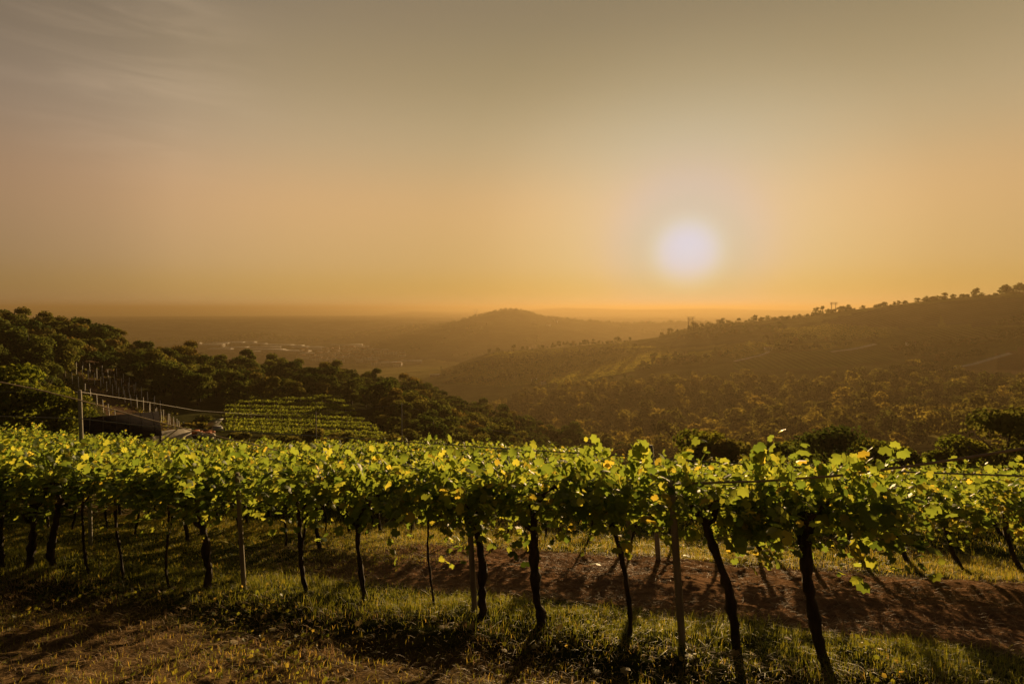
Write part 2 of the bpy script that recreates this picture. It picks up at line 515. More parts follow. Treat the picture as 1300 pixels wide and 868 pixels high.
M = {}
M['vine_leaf'] = leaf_mat('vine_leaf', [(0.0, (0.045, 0.080, 0.022)), (0.5, (0.090, 0.132, 0.034)), (0.85, (0.15, 0.175, 0.042)), (1.0, (0.20, 0.185, 0.045))], (4.5, 3.6, 1.5), 0.52, 0.55, spec=0.14)
M['grass'] = leaf_mat('grass', [(0.0, (0.065, 0.085, 0.016)), (0.5, (0.135, 0.145, 0.028)), (0.8, (0.22, 0.18, 0.055)), (1.0, (0.30, 0.215, 0.09))], (2.6, 2.3, 1.0), 0.45, 0.6)
M['straw'] = leaf_mat('straw', [(0.0, (0.11, 0.065, 0.035)), (0.5, (0.24, 0.155, 0.08)), (1.0, (0.42, 0.30, 0.16))], (1.3, 1.2, 1.0), 0.3, 0.7)
M['dead_leaf'] = leaf_mat('dead_leaf', [(0.0, (0.25, 0.17, 0.07)), (1.0, (0.42, 0.36, 0.2))], (1.2, 1.2, 1.0), 0.3, 0.7)
TREE_STOPS = [(0.0, (0.033, 0.050, 0.015)), (0.35, (0.065, 0.085, 0.022)), (0.62, (0.110, 0.115, 0.033)), (0.82, (0.156, 0.117, 0.037)), (1.0, (0.200, 0.115, 0.037))]
M['tree_leaf'] = leaf_mat('tree_leaf', TREE_STOPS, (1.9, 1.8, 1.0), 0.35, 0.7, objrand=0.62, spec=0.0)
M['wood_leaf'] = leaf_mat('wood_leaf', TREE_STOPS, (1.9, 1.8, 1.0), 0.2, 0.9, spec=0.0)
M['valley_leaf'] = leaf_mat('valley_leaf', [(0.0, (0.03, 0.034, 0.012)), (0.3, (0.066, 0.062, 0.022)), (0.6, (0.12, 0.104, 0.032)), (1.0, (0.165, 0.125, 0.042))], (2.5, 2.2, 1.0), 0.48, 0.9, spec=0.0)
M['plot_leaf'] = leaf_mat('plot_leaf', [(0.0, (0.055, 0.075, 0.018)), (0.5, (0.092, 0.115, 0.028)), (1.0, (0.145, 0.148, 0.036))], (2.6, 2.4, 1.0), 0.5, 0.8, spec=0.0)
M['crop_leaf'] = leaf_mat('crop_leaf', [(0.0, (0.10, 0.105, 0.026)), (0.5, (0.16, 0.155, 0.038)), (1.0, (0.24, 0.20, 0.05))], (2.4, 2.1, 1.0), 0.5, 0.9, spec=0.0)
M['bush_leaf'] = leaf_mat('bush_leaf', [(0.0, (0.045, 0.06, 0.018)), (0.5, (0.085, 0.09, 0.03)), (1.0, (0.15, 0.12, 0.04))], (2.2, 2.0, 1.0), 0.4, 0.7, objrand=0.55, spec=0.0)
M['lit_leaf'] = leaf_mat('sunlit_tree_leaf', [(0.0, (0.04, 0.06, 0.014)), (0.5, (0.08, 0.10, 0.022)), (1.0, (0.13, 0.13, 0.03))], (2.8, 2.4, 1.0), 0.45, 0.8, spec=0.0)
M['bark'] = solid_mat('bark', (0.018, 0.013, 0.009), (0.07, 0.05, 0.035), 14, 0.9, 0.9, (1, 1, 0.25), bdist=0.03)
M['tree_bark'] = solid_mat('tree_bark', (0.03, 0.022, 0.015), (0.09, 0.07, 0.05), 6, 0.9, 0.6, (1, 1, 0.3))
M['cane'] = solid_mat('cane', (0.05, 0.03, 0.015), (0.12, 0.075, 0.04), 20, 0.8, 0.4, (1, 1, 1))
M['stake'] = solid_mat('stake', (0.16, 0.13, 0.10), (0.30, 0.26, 0.20), 16, 0.85, 0.4, (1, 1, 0.12), bdist=0.01)
M['concrete'] = solid_mat('concrete', (0.22, 0.20, 0.17), (0.36, 0.33, 0.29), 25, 0.9, 0.25, bdist=0.006, spec=.1)
M['pale_stake'] = solid_mat('pale_stake', (0.55, 0.53, 0.50), (0.75, 0.72, 0.68), 20, 0.8, 0.1, spec=.1)
M['galv'] = solid_mat('galv', (0.25, 0.25, 0.25), (0.42, 0.41, 0.40), 30, 0.45, 0.1, metal=0.6)
M['wire'] = solid_mat('wire', (0.26, 0.24, 0.21), (0.38, 0.35, 0.31), 30, 0.7, 0.0)
M['cable'] = solid_mat('cable', (0.26, 0.19, 0.13), (0.38, 0.29, 0.20), 10, 0.4, 0.0, spec=.5)
M['tarp'] = solid_mat('tarp', (0.012, 0.011, 0.012), (0.020, 0.018, 0.019), 3, 1.0, 0.15, spec=0.0)
M['shed_wood'] = solid_mat('shed_wood', (0.04, 0.03, 0.022), (0.08, 0.06, 0.045), 8, 0.85, 0.4, (1, 1, 0.2))
M['pale_wall'] = solid_mat('pale_wall', (0.24, 0.21, 0.17), (0.40, 0.36, 0.30), 2.2, 0.9, 0.5, bdist=0.05)
M['plaster'] = solid_mat('plaster', (0.50, 0.46, 0.41), (0.66, 0.61, 0.55), 0.3, 0.9, 0.0)
M['hall_wall'] = solid_mat('hall_wall', (0.20, 0.18, 0.16), (0.28, 0.26, 0.23), 0.3, 0.9, 0.0, spec=0.0)
M['tiles'] = solid_mat('tiles', (0.20, 0.10, 0.06), (0.30, 0.16, 0.10), 0.6, 0.85, 0.0)
M['hall_roof'] = solid_mat('hall_roof', (0.70, 0.67, 0.63), (0.85, 0.82, 0.78), 0.2, 0.8, 0.0)
M['pylon'] = solid_mat('pylon', (0.10, 0.10, 0.10), (0.18, 0.18, 0.18), 2, 0.6, 0.0, metal=0.3)
M['orange'] = solid_mat('orange', (0.30, 0.09, 0.03), (0.48, 0.17, 0.06), 6, 0.7, 0.4)
M['pale_sack'] = solid_mat('pale_sack', (0.40, 0.36, 0.30), (0.62, 0.57, 0.50), 5, 0.8, 0.5)
M['glass'] = solid_mat('window_glass', (0.02, 0.02, 0.022), (0.03, 0.03, 0.033), 1, 0.15, 0.0)
M['track'] = solid_mat('track', (0.55, 0.48, 0.38), (0.75, 0.66, 0.53), 0.3, 0.9, 0.1)

# ground: base colour comes from what grows or lies there (attribute), broken up by noise
gm, nt, N, Lk = mat('ground')
o_ = N('ShaderNodeOutputMaterial'); p_ = N('ShaderNodeBsdfPrincipled')
p_.inputs['Roughness'].default_value = 0.95; p_.inputs['Specular IOR Level'].default_value = 0.0
at = N('ShaderNodeAttribute'); at.attribute_name = 'cover'
geo = N('ShaderNodeNewGeometry')
cols = []
for sc_, lo, hi in ((9.0, 0.45, 1.5), (0.9, 0.7, 1.3), (0.03, 0.75, 1.25)):
    n_ = N('ShaderNodeTexNoise'); n_.inputs['Scale'].default_value = sc_; n_.inputs['Detail'].default_value = 7; n_.inputs['Roughness'].default_value = 0.65
    Lk(geo.outputs['Position'], n_.inputs['Vector'])
    r_ = nramp(N, [(0.3, (lo, lo, lo)), (0.7, (hi, hi, hi))]); Lk(n_.outputs[0], r_.inputs[0])
    cols.append((n_, r_))
c_ = at.outputs['Color']
for n_, r_ in cols:
    c_ = mix_rgb(N, Lk, 1.0, c_, r_.outputs[0], 'MULTIPLY')
# planted rows on the far slopes
mp = N('ShaderNodeMapping'); mp.inputs['Rotation'].default_value = (0, 0, 0.12)
Lk(geo.outputs['Position'], mp.inputs[0])
wv = N('ShaderNodeTexWave'); wv.inputs['Scale'].default_value = 0.055; wv.inputs['Distortion'].default_value = 0.6; wv.inputs['Detail'].default_value = 1
wv.bands_direction = 'X'
Lk(mp.outputs[0], wv.inputs['Vector'])
wr = nramp(N, [(0.25, (0.55, 0.55, 0.55)), (0.75, (1.25, 1.25, 1.2))]); Lk(wv.outputs[0], wr.inputs[0])
st_at = N('ShaderNodeAttribute'); st_at.attribute_name = 'rows'
c2_ = mix_rgb(N, Lk, 1.0, c_, wr.outputs[0], 'MULTIPLY')
cf_ = mix_rgb(N, Lk, st_at.outputs['Fac'], c_, c2_)
Lk(cf_, p_.inputs['Base Color'])
nr_at = N('ShaderNodeAttribute'); nr_at.attribute_name = 'rough'
b_ = N('ShaderNodeBump'); Lk(nr_at.outputs['Fac'], b_.inputs['Strength']); b_.inputs['Distance'].default_value = 0.06
Lk(cols[0][0].outputs[0], b_.inputs['Height']); Lk(b_.outputs[0], p_.inputs['Normal'])
Lk(p_.outputs[0], o_.inputs['Surface'])
M['ground'] = gm

# ------------------------------------------------------------------ the ground sheet
azs = np.concatenate([np.radians(np.linspace(-180, -58, 42, endpoint=False)), np.radians(np.arange(-58, 58, 0.125)), np.radians(np.linspace(58, 180, 42, endpoint=False))])
rs = np.concatenate([np.exp(np.linspace(math.log(0.8), math.log(2.8), 40)), np.exp(np.linspace(math.log(2.83), math.log(12), 240)), np.exp(np.linspace(math.log(12.15), math.log(3400), 350)), np.exp(np.linspace(math.log(3500), math.log(41000), 60))])
A_, R_ = np.meshgrid(azs, rs)
X = R_ * np.sin(A_); Y = R_ * np.cos(A_)
Z = H(X, Y)
nr, na = X.shape
V = np.stack([X.ravel(), Y.ravel(), Z.ravel()], 1)
V = np.concatenate([V, [[0, 0, Hs(0, 0.01)]]])
ii, jj = np.meshgrid(np.arange(nr - 1), np.arange(na), indexing='ij')
j2 = (jj + 1) % na
Q = np.stack([ii * na + jj, ii * na + j2, (ii + 1) * na + j2, (ii + 1) * na + jj], -1).reshape(-1, 4)[:, ::-1]
T = np.stack([np.full(na, nr * na), (np.arange(na) + 1) % na, np.arange(na)], 1)[:, ::-1]
# what covers it
x, y, z = V[:, 0], V[:, 1], V[:, 2]
r = np.hypot(x, y)
s_, t_ = st(x, y)
cover = np.zeros((len(V), 3)); cover[:] = (0.055, 0.062, 0.02)
rowsA = np.zeros(len(V))
dirt = np.array([0.185, 0.108, 0.062]); straw = np.array([0.12, 0.08, 0.04]); grs = np.array([0.045, 0.05, 0.016])
near = r < 40
n1 = fbm(x / 1.3, y / 1.3, 3); n2 = fbm(x / 4.0 + 7, y / 4.0, 3)
path = smooth01(0.55, 1.1, t_ + 0.5 * n1) * (1 - smooth01(4.1, 4.9, t_ + 0.5 * n1)) * smooth01(2.2, 4.5, s_ + 1.5 * n2)
fore = 1 - smooth01(-1.4, -0.7, t_ + 0.4 * n1)
fore = fore * smooth01(-0.55, 0.1, n2 + 0.1)
c = grs[None] * (1 - path[:, None]) + dirt[None] * path[:, None]
c = c * (1 - fore[:, None]) + straw[None] * fore[:, None]
patch = smooth01(0.05, 0.35, n2) * (t_ > 4.8) * 0.7
c = c * (1 - patch[:, None]) + straw[None] * patch[:, None]
cover[near] = c[near]


def inpoly(px, py, poly):
    ins = np.zeros(len(px), bool)
    n = len(poly)
    for i in range(n):
        x1, y1 = poly[i]; x2, y2 = poly[(i + 1) % n]
        cnd = ((y1 > py) != (y2 > py))
        with np.errstate(divide='ignore', invalid='ignore'):
            xi = (x2 - x1) * (py - y1) / (y2 - y1 + 1e-12) + x1
        ins ^= cnd & (px < xi)
    return ins


far = (r > 250) & (y > 50)
dep = y * CP - z * SP
PX = np.where(y > 1, 650 + F * x / np.maximum(dep, 0.1), -9999)
PY = np.where(y > 1, 434 - F * (y * SP + z * CP) / np.maximum(dep, 0.1), -9999)
nf = fbm(x / 60, y / 60, 3)
cover[far] = np.array([0.17, 0.148, 0.042]) * (1 + 0.5 * nf[far])[:, None]
plain = r > 1450
vor = vnoise(np.floor(x / 260) * 3.7, np.floor(y / 420) * 5.1)
cover[plain] = np.array([0.085, 0.075, 0.045]) * (1 + 1.1 * vor[plain] + 0.5 * nf[plain])[:, None]
FIELDS = [   # outline on the slope, colour, planted rows
 ([(560, 485), (600, 462), (700, 452), (790, 440), (850, 440), (870, 455), (800, 470), (700, 485), (640, 492)], (0.082, 0.082, 0.020), 0),
 ([(600, 458), (640, 448), (760, 440), (800, 434), (800, 445), (700, 455), (620, 465)], (0.050, 0.044, 0.020), 0),
 ([(690, 484), (760, 474), (800, 466), (806, 471), (760, 480), (700, 489)], (0.150, 0.150, 0.018), 0),
 ([(855, 450), (905, 443), (908, 452), (885, 456), (860, 452)], (0.139, 0.134, 0.020), 0),
 ([(915, 442), (960, 433), (985, 440), (978, 447), (935, 457), (918, 452)], (0.085, 0.082, 0.018), 0.5),
 ([(930, 458), (980, 449), (1100, 442), (1135, 447), (1130, 458), (1030, 468), (930, 468)], (0.076, 0.076, 0.018), 0.4),
 ([(1000, 436), (1110, 433), (1100, 441), (1015, 444)], (0.118, 0.102, 0.020), 0),
 ([(980, 418), (1060, 412), (1125, 418), (1130, 430), (1000, 430)], (0.097, 0.092, 0.020), 0.8),
 ([(1040, 408), (1130, 388), (1200, 384), (1190, 415), (1130, 416), (1060, 412)], (0.050, 0.036, 0.018), 1.0),
 ([(1190, 384), (1300, 375), (1300, 412), (1200, 414)], (0.055, 0.040, 0.022), 0.6),
 ([(1130, 418), (1300, 414), (1300, 428), (1140, 432)], (0.066, 0.057, 0.018), 0.5),
 ([(1190, 471), (1240, 462), (1265, 452), (1285, 448), (1300, 446), (1320, 470), (1300, 474), (1230, 473)], (0.160, 0.102, 0.045), 0),
 ([(1265, 452), (1300, 440), (1320, 468), (1265, 470)], (0.097, 0.055, 0.025), 0),
 ([(860, 425), (940, 412), (1000, 412), (990, 430), (930, 436), (850, 443)], (0.044, 0.040, 0.016), 0),
 ([(280, 505), (480, 515), (490, 560), (280, 560)], (0.066, 0.061, 0.023), 0),
]
for poly, colr, rw in FIELDS:
    m_ = inpoly(PX, PY, poly) & (r > 480) & (r < 1010)
    cover[m_] = np.array(colr) * 2.1 * (1 + 0.35 * nf[m_])[:, None]
    rowsA[m_] = rw
chill = (r > 1300) & (r < 2650) & (PX > 470) & (PX < 960) & (z > -128)
cover[chill] = np.array([0.058, 0.058, 0.022]) * (1 + 0.9 * fbm(x[chill] / 90, y[chill] / 150, 3))[:, None]
mid = (r >= 40) & (r <= 262)
cover[mid] = np.array([0.045, 0.046, 0.017]) * (1 + 0.6 * fbm(x[mid] / 7, y[mid] / 7, 3))[:, None]
yv = mid & inpoly(PX, PY, [(85, 455), (120, 450), (235, 545), (250, 575), (170, 575)])
cover[yv] = np.array([0.085, 0.055, 0.035])
cover = np.clip(cover, 0.01, 0.8)
gme = np_mesh('ground', V, T, Q, M['ground'], True, {'cover': np.concatenate([cover, np.ones((len(V), 1))], 1), 'rows': rowsA, 'rough': .9 * (1 - smooth01(12, 60, r))})
tag(obj('ground', gme), kind='structure')

# ------------------------------------------------------------------ haze
hz = MB()
BX = 43000.0
zb0 = float(V[:, 2].min()) - 1.0
HT_ = 48.0
hz.box((0, 0, (zb0 + HT_) / 2), (2 * BX, 2 * BX, HT_ - zb0))
hm, nt, N, Lk = mat('haze')
ho = N('ShaderNodeOutputMaterial')
hv = N('ShaderNodeVolumePrincipled')
hv.inputs['Color'].default_value = (0.275, 0.204, 0.107, 1)
hv.inputs['Density'].default_value = HAZE_DENSITY
hv.inputs['Anisotropy'].default_value = 0.46
Lk(hv.outputs[0], ho.inputs['Volume'])
tag(obj('haze', hz.mesh('haze', hm)), kind='stuff')

# ------------------------------------------------------------------ grapevines
def leaf_template():
    o = [(90, 1.0), (68, .76), (44, .95), (18, .72), (-8, .86), (-38, .70), (-66, .62), (-90, .16), (-114, .62), (-142, .70), (188, .86), (162, .72), (136, .95), (112, .76)]
    v = [(0, 0, 0.0)]
    for a, rr in o:
        xx, yy = rr * math.cos(math.radians(a)), rr * math.sin(math.radians(a))
        v.append((xx, yy, -0.22 * abs(xx) - 0.16 * max(0, yy) ** 2 + 0.05 * math.sin(3 * a)))
    n = len(o)
    f = [(0, 1 + (k + 1) % n, 1 + k) for k in range(n)]
    return np.array(v) * 0.5, np.array(f)


LT, LF = leaf_template()
CL0 = np.array([(-.5, -.35, 0), (.1, -.5, .12), (.5, .05, -.05), (.15, .5, .1), (-.4, .3, -.1)], float)
CF0 = np.array([(0, 1, 2), (0, 2, 3), (0, 3, 4)])
LTs = np.array([(0, 0, 0), (0, .5, -.06), (.42, .2, -.1), (.3, -.35, -.06), (-.3, -.35, -.06), (-.42, .2, -.1)], float)
LFs = np.array([(0, 2, 1), (0, 3, 2), (0, 4, 3), (0, 5, 4), (0, 1, 5)])
GU = PB * RU[0] + PC * RU[1]        # slope of the hillside along a row
GV = PB * RV[0] + PC * RV[1]        # and across it


def foliage(seed, n, v0, v1, half=0.62, lo=1.30, hi=1.58, size=(0.07, 0.145), full=True, hang=2, up=1, more=None, clump=False):
    g = np.random.default_rng(seed)
    # clumps along shoots: leaves gather round short shoots that run across the wires
    P = []; Nn = []; ST = []
    nsh = max(6, n // 14)
    cc = np.stack([g.uniform(-half, half, 7), g.uniform(v0, v1, 7)], 1)
    for k in range(nsh):
        u0 = g.uniform(-half, half); w0 = g.uniform(v0, v1)
        h0 = g.uniform(lo + 0.06, hi - 0.06)
        if clump and g.random() < .72:
            c_ = cc[int(g.integers(0, 7))]; u0 = c_[0] + g.normal(0, .12); w0 = np.clip(c_[1] + g.normal(0, .2), v0, v1)
        d = unit(np.array([g.normal(0, .6), g.normal(0, .9), g.normal(0.1, .35)]))
        ln = g.uniform(0.3, 0.8)
        m = 14
        tt = np.linspace(0, 1, m)
        p = np.array([u0, w0, h0]) + tt[:, None] * d * ln + g.normal(0, 0.075, (m, 3))
        p[:, 2] -= 0.25 * tt ** 2
        P.append(p); Nn.append(np.stack([g.normal(0, .55, m), g.normal(-.15, .55, m), np.full(m, .75)], 1))
    for k in range(hang):
        u0 = g.uniform(-half, half); w0 = g.uniform(v0, min(v1, v0 + 0.8)); m = 12
        ln = g.uniform(0.15, 0.42)
        tt = np.linspace(0, 1, m)
        p = np.array([u0, w0, lo + 0.08]) + np.stack([tt * g.normal(0, .15), tt * g.normal(0, .15), -tt * ln], 1)
        ST.append(p); p = p + g.normal(0, .042, (m, 3))
        P.append(p); Nn.append(np.stack([g.normal(0, .6, m), g.normal(-.5, .5, m), np.full(m, .4)], 1))
    for k in range(up):
        u0 = g.uniform(-half, half); w0 = g.uniform(v0, v1); m = 12
        ln = g.uniform(0.2, 0.55)
        tt = np.linspace(0, 1, m)
        p = np.array([u0, w0, hi - 0.1]) + np.stack([tt * g.normal(0, .2), tt * g.normal(0, .2), tt * ln], 1)
        ST.append(p); p = p + g.normal(0, .038, (m, 3))
        P.append(p); Nn.append(np.stack([g.normal(0, .7, m), g.normal(-.1, .7, m), np.full(m, .4)], 1))
    for q in (more or []):
        P.append(q[0]); Nn.append(q[1])
    P = np.concatenate(P); Nn = np.concatenate(Nn)
    P[:, 2] += GU * P[:, 0] + GV * P[:, 1]
    sz = g.uniform(size[0], size[1], len(P))
    tv, tf = (LT, LF) if full else (LTs, LFs)
    ti = np.clip(g.normal(.40, .27, len(P)), 0, .97); ti[g.random(len(P)) < .02] = 1.0
    s3 = (sz / (0.5 * 1.8) if full else sz / .95)[:, None] * np.stack([np.ones(len(P)), g.uniform(.75, 1.1, len(P)), g.uniform(.2, 2.4, len(P))], 1)
    v, f, ti = scatter(tv, tf, P, Nn, s3, g, ti)
    if full and ST:
        mb = MB()
        for p in ST:
            p = p.copy(); p[:, 2] += GU * p[:, 0] + GV * p[:, 1]
            mb.tube(p[::2], np.linspace(.0055, .002, len(p[::2])), 4)
        sv = np.concatenate(mb.v); sq = np.concatenate(mb.q); st_ = np.concatenate(mb.t)
        f = np.concatenate([f, st_ + len(v), sq[:, [0, 1, 2]] + len(v), sq[:, [0, 2, 3]] + len(v)])
        v = np.concatenate([v, sv]); ti = np.concatenate([ti, np.full(len(sv), .7)])
    return np_mesh('foliage', v, f, None, M['vine_leaf'], False, {'tint': ti})


def trunk_mesh(seed, lean_u, lean_v, hgt, r0, r1, wob=0.03, seg=9):
    g = np.random.default_rng(seed)
    n = 22
    tt = np.linspace(0, 1, n)
    w = .6 * np.cumsum(g.normal(0, wob * .5, (n, 2)), axis=0); w -= w[0]
    ctr = 0.06 * np.sin(tt * math.pi * g.uniform(.8, 1.5)) * g.choice([-1, 1])
    pts = np.stack([lean_u * tt + w[:, 0] + ctr, lean_v * tt + w[:, 1], -0.08 + (hgt + .08) * tt], 1)
    rad = r0 + (r1 - r0) * tt; rad[0] *= 1.4; rad[1] *= 1.15; rad *= 1 + g.normal(0, .12, n)
    rad *= .84 + .38 * np.exp(-((tt - 1) / .09) ** 2) + .25 * np.exp(-((tt - g.uniform(.3, .7)) / .06) ** 2)
    mb = MB(); mb.tube(pts, rad, seg, 0.13, g)
    if r0 > .03:
        for q in range(2):
            a = g.uniform(0, 6.28); z0 = g.uniform(.72, .95) * hgt; pz = np.array([np.interp(z0, pts[:, 2], pts[:, 0]), np.interp(z0, pts[:, 2], pts[:, 1]), z0])
            mb.tube([pz, pz + np.array([.09 * math.cos(a), .09 * math.sin(a), .05]), pz + np.array([.14 * math.cos(a), .14 * math.sin(a), .16])], [r0 * .6, r0 * .5, r0 * .3], 6, .1, g)
    return mb.mesh('trunk', M['bark'], True), pts[-1]


def cane_mesh(seed, top, end, r0=.022):
    g = np.random.default_rng(seed)
    n = 9; tt = np.linspace(0, 1, n)
    top = np.asarray(top, float); end = np.asarray(end, float)
    pts = top + tt[:, None] * (end - top) + g.normal(0, .018, (n, 3)) * (tt * (1 - tt) * 4)[:, None]
    pts[:, 2] += 0.10 * np.sin(tt * math.pi)
    pts[0] = top - (end - top) * .03
    mb = MB(); mb.tube(pts, r0 * (1 - .55 * tt), 6, .08, g)
    return mb.mesh('cane', M['cane'], True)


ROWANG = math.atan2(RU[1], RU[0])
VG = 'vines of the pergola vineyard'
# first row, as photographed: base, head, thickness, label
FRONT = [
 ((-62, 716), (-70, 640), .050, 'thick dark vine trunk at the far left end of the front row'),
 ((4, 721), (2, 640), .050, 'thick dark vine trunk cut by the left edge of the photo'),
 ((35, 726), (40, 645), .055, 'gnarled thick vine with forked head, second trunk from the left edge'),
 ((66, 727), (72, 640), .062, 'stout straight vine trunk just left of the thin leaning ones'),
 ((114, 734), (103, 640), .022, 'slender leaning vine beside the pale post under the left canopy'),
 ((157, 738), (147, 645), .022, 'slender vine bent at its middle, right of the pale left post'),
 ((216, 747), (212, 650), .020, 'very thin upright vine left of the stout leaning trunk'),
 ((264, 749), (246, 650), .060, 'stout vine leaning left with a leafy tuft round its head, left of the pale stake'),
 ((392, 759), (374, 655), .030, 'twin stemmed slim vine with hanging yellow leaves at its head'),
 ((467, 768), (461, 655), .036, 'slim kinked vine with yellow leaf tuft alone in front of the dirt track'),
 ((552, 777), (549, 650), .016, 'thinnest pole straight young vine in front of the dirt track'),
 ((612, 791), (597, 645), .058, 'thick vine trunk tied beside a leaning brown stake'),
 ((690, 798), (669, 640), .058, 'thick bare vine trunk curving left, right of the staked vine'),
 ((800, 813), (773, 655), .030, 'slim leaning vine with yellow leaf tuft left of the grey stake'),
 ((936, 827), (884, 650), .050, 'strongly leaning vine trunk right of the grey stake'),
 ((1050, 844), (1030, 650), .060, 'forked thick vine nearest the camera at right end of the front row'),
]


def vine(name_seed, x, y, tm, canes, fol, label, group=VG, extra=()):
    z = Hs(x, y)
    e = empty('grapevine', (x, y, z), ROWANG)
    tag(e, label, 'grapevine', group)
    obj('trunk', tm, e)
    for c_m in canes: obj('cane', c_m, e)
    obj('foliage', fol, e)
    for nm, me in extra: obj(nm, me, e)
    return e


def local(dx, dy):
    return dx * RU[0] + dy * RU[1], dx * RV[0] + dy * RV[1]


for k, (bp, hp, th, lab) in enumerate(FRONT):
    b = plane_pt(*bp)
    zb = Hs(b[0], b[1])
    d = pdir(*hp); dd = b[1] / d[1]
    hx, hz_ = d[0] * dd, d[2] * dd
    hgt = max(1.02, min(1.3, hz_ - zb))
    lu, lv = local(hx - b[0], 0.0)
    tm, top = trunk_mesh(200 + k, lu, lv * .3, hgt, th, th * .8, .02 if th > .03 else .012)
    canes = []
    if th > .017:
        ends = [(lu + .45, .3, 1.42), (lu - .45, .35, 1.40), (lu + .1, .9, 1.40)]
        for q, en in enumerate(ends[: (3 if th > .035 else 2)]):
            en = np.array(en); en[2] += GU * en[0] + GV * en[1]
            canes.append(cane_mesh(300 + 10 * k + q, top, en, th * .55))
    extra = []
    more = []
    gu = GU * top[0] + GV * top[1]
    g = np.random.default_rng(500 + k)
    if 'tuft' in lab or 'yellow' in lab or k in (1, 13, 15):
        m = 34
        P = top + np.stack([g.normal(.04, .12, m), g.normal(0, .1, m), g.uniform(-.16, .22, m) - gu], 1)
        more.append((P, np.stack([g.normal(0, .7, m), g.normal(-.6, .6, m), np.full(m, .4)], 1)))
    if k in (13, 14, 15, 3):           # tall shoots that stand above the canopy
        m = 60
        tt = np.sort(g.random(m))
        P = np.array([lu + (.25 if k == 13 else .1 if k != 14 else .55), .2, 1.5]) + np.stack([g.normal(0, .13, m) * (1.2 - tt), g.normal(0, .1, m), tt * (.48 if k in (13, 14) else .32)], 1)
        more.append((P, np.stack([g.normal(0, .7, m), g.normal(-.3, .7, m), np.full(m, .4)], 1)))
    if 'twin' in lab:
        tm2, _ = trunk_mesh(777, lu + .12, .05, hgt, .022, .02, .015)
        extra.append(('stem', tm2))
    fol = foliage(100 + k, 860, -0.34, 1.4, 0.66, hang=2, up=int(np.random.default_rng(k).integers(4, 11)), more=more, clump=True)
    vine(k, b[0], b[1], tm, canes, fol, lab, 'front row of the pergola vines', extra)

# rows behind
TRK = [trunk_mesh(40 + k, g_[0], g_[1], g_[2], g_[3], g_[3] * .8, .025) for k, g_ in enumerate([
    (-.05, 0, 1.2, .045), (-.35, .1, 1.2, .05), (.1, .1, 1.2, .028), (-.2, 0, 1.2, .035), (-.5, .1, 1.15, .055), (.02, -.05, 1.2, .022)])]
CAN = [[cane_mesh(70 + 3 * k + q, TRK[k][1], np.array(TRK[k][1]) + np.array(dv), .02) for q, dv in enumerate([(.5, .3, .2), (-.4, .5, .15)])] for k in range(6)]
FOL_MID = [foliage(130 + k, 760, -1.5, 1.55, 0.62, size=(.085, .14), hang=2, up=2) for k in range(5)]
FOL_RIGHT = [foliage(160 + k, 900, -2.5, 1.5, 0.66, lo=1.16, hi=1.60, size=(.085, .14), hang=4, up=2) for k in range(3)]
FOL_NEAR2 = [foliage(180 + k, 560, -1.3, .9, 0.62, size=(.085, .14), hang=1, up=1) for k in range(3)]
FOL_EDGE = [foliage(170 + k, 560, -.6, 1.5, 0.62, size=(.085, .14), hang=1, up=1) for k in range(3)]
FOL_GAP = [foliage(140 + k, 640, -1.45, 1.45, 0.62, size=(.085, .14), hang=2, up=2) for k in range(3)]
FOL_FAR = [foliage(150 + k, 800, -1.6, 1.6, 1.15, lo=1.0, hi=1.28, size=(.12, .18), full=False, hang=1, up=0) for k in range(5)]
g = np.random.default_rng(11)
BACKROWS = [  # distance behind the front row, from px, to px, spacing, label
 (2.8, -120, 415, .95, 'dark vine in the short row just behind the front row, left of the track'),
 (5.7, -70, 1360, .80, 'dark vine trunk in the row beyond the dirt track'),
 (8.7, -70, 520, 1.0, 'dark vine trunk two rows beyond the dirt track'),
 (11.0, 520, 1360, 1.0, 'dark vine trunk two rows beyond the track, past the sunlit grass strip'),
 (13.4, -60, 1340, 1.25, 'dim vine trunk in the third row beyond the dirt track'),
 (15.6, -60, 800, 1.7, 'dim vine far down under the canopy, fourth row beyond the track'),
 (17.8, -60, 760, 1.9, 'vine of the far left canopy, first of the rows seen from above'),
 (21.0, -50, 700, 2.1, 'vine of the far canopy seen from above, second of the far rows'),
 (24.2, -50, 660, 2.3, 'vine of the far canopy seen from above, third of the far rows'),
 (27.4, -50, 620, 2.5, 'vine of the far canopy seen from above, fourth of the far rows'),
 (30.6, -40, 600, 2.7, 'vine in the last row of the canopy before the bushes'),
]
nv = 0
for ri, (t0, p0, p1, sp, lab) in enumerate(BACKROWS):
    s = -60.0
    while s < 40:
        s += sp * g.uniform(.85, 1.15)
        x, y = ROW0 + s * RU + (t0 + g.normal(0, .12)) * RV
        if y < 3: continue
        px = 650 + F * x / y
        if not (p0 < px < p1): continue
        right = px > 820
        k = int(g.choice([1, 4, 3, 1, 4])) if right else int(g.choice([0, 2, 3, 5, 0]))
        fol = FOL_GAP[nv % 3] if t0 < 4 else (FOL_RIGHT[nv % 3] if t0 < 6 and px > 1020 else FOL_EDGE[nv % 3] if t0 == 11.0 else FOL_NEAR2[nv % 3] if (t0 == 5.7 and px > 480) else FOL_MID[nv % 5] if t0 < 12.5 else FOL_FAR[nv % 5])
        e = vine(nv, x, y, TRK[k][0], CAN[k] if t0 < 12.5 else [], fol, lab, lab.replace('vine', 'vines'))
        if t0 > 12.5:
            e.scale = (sp / 2.0, 1.05, 1.0)
        nv += 1
print('all vines', nv + 16)

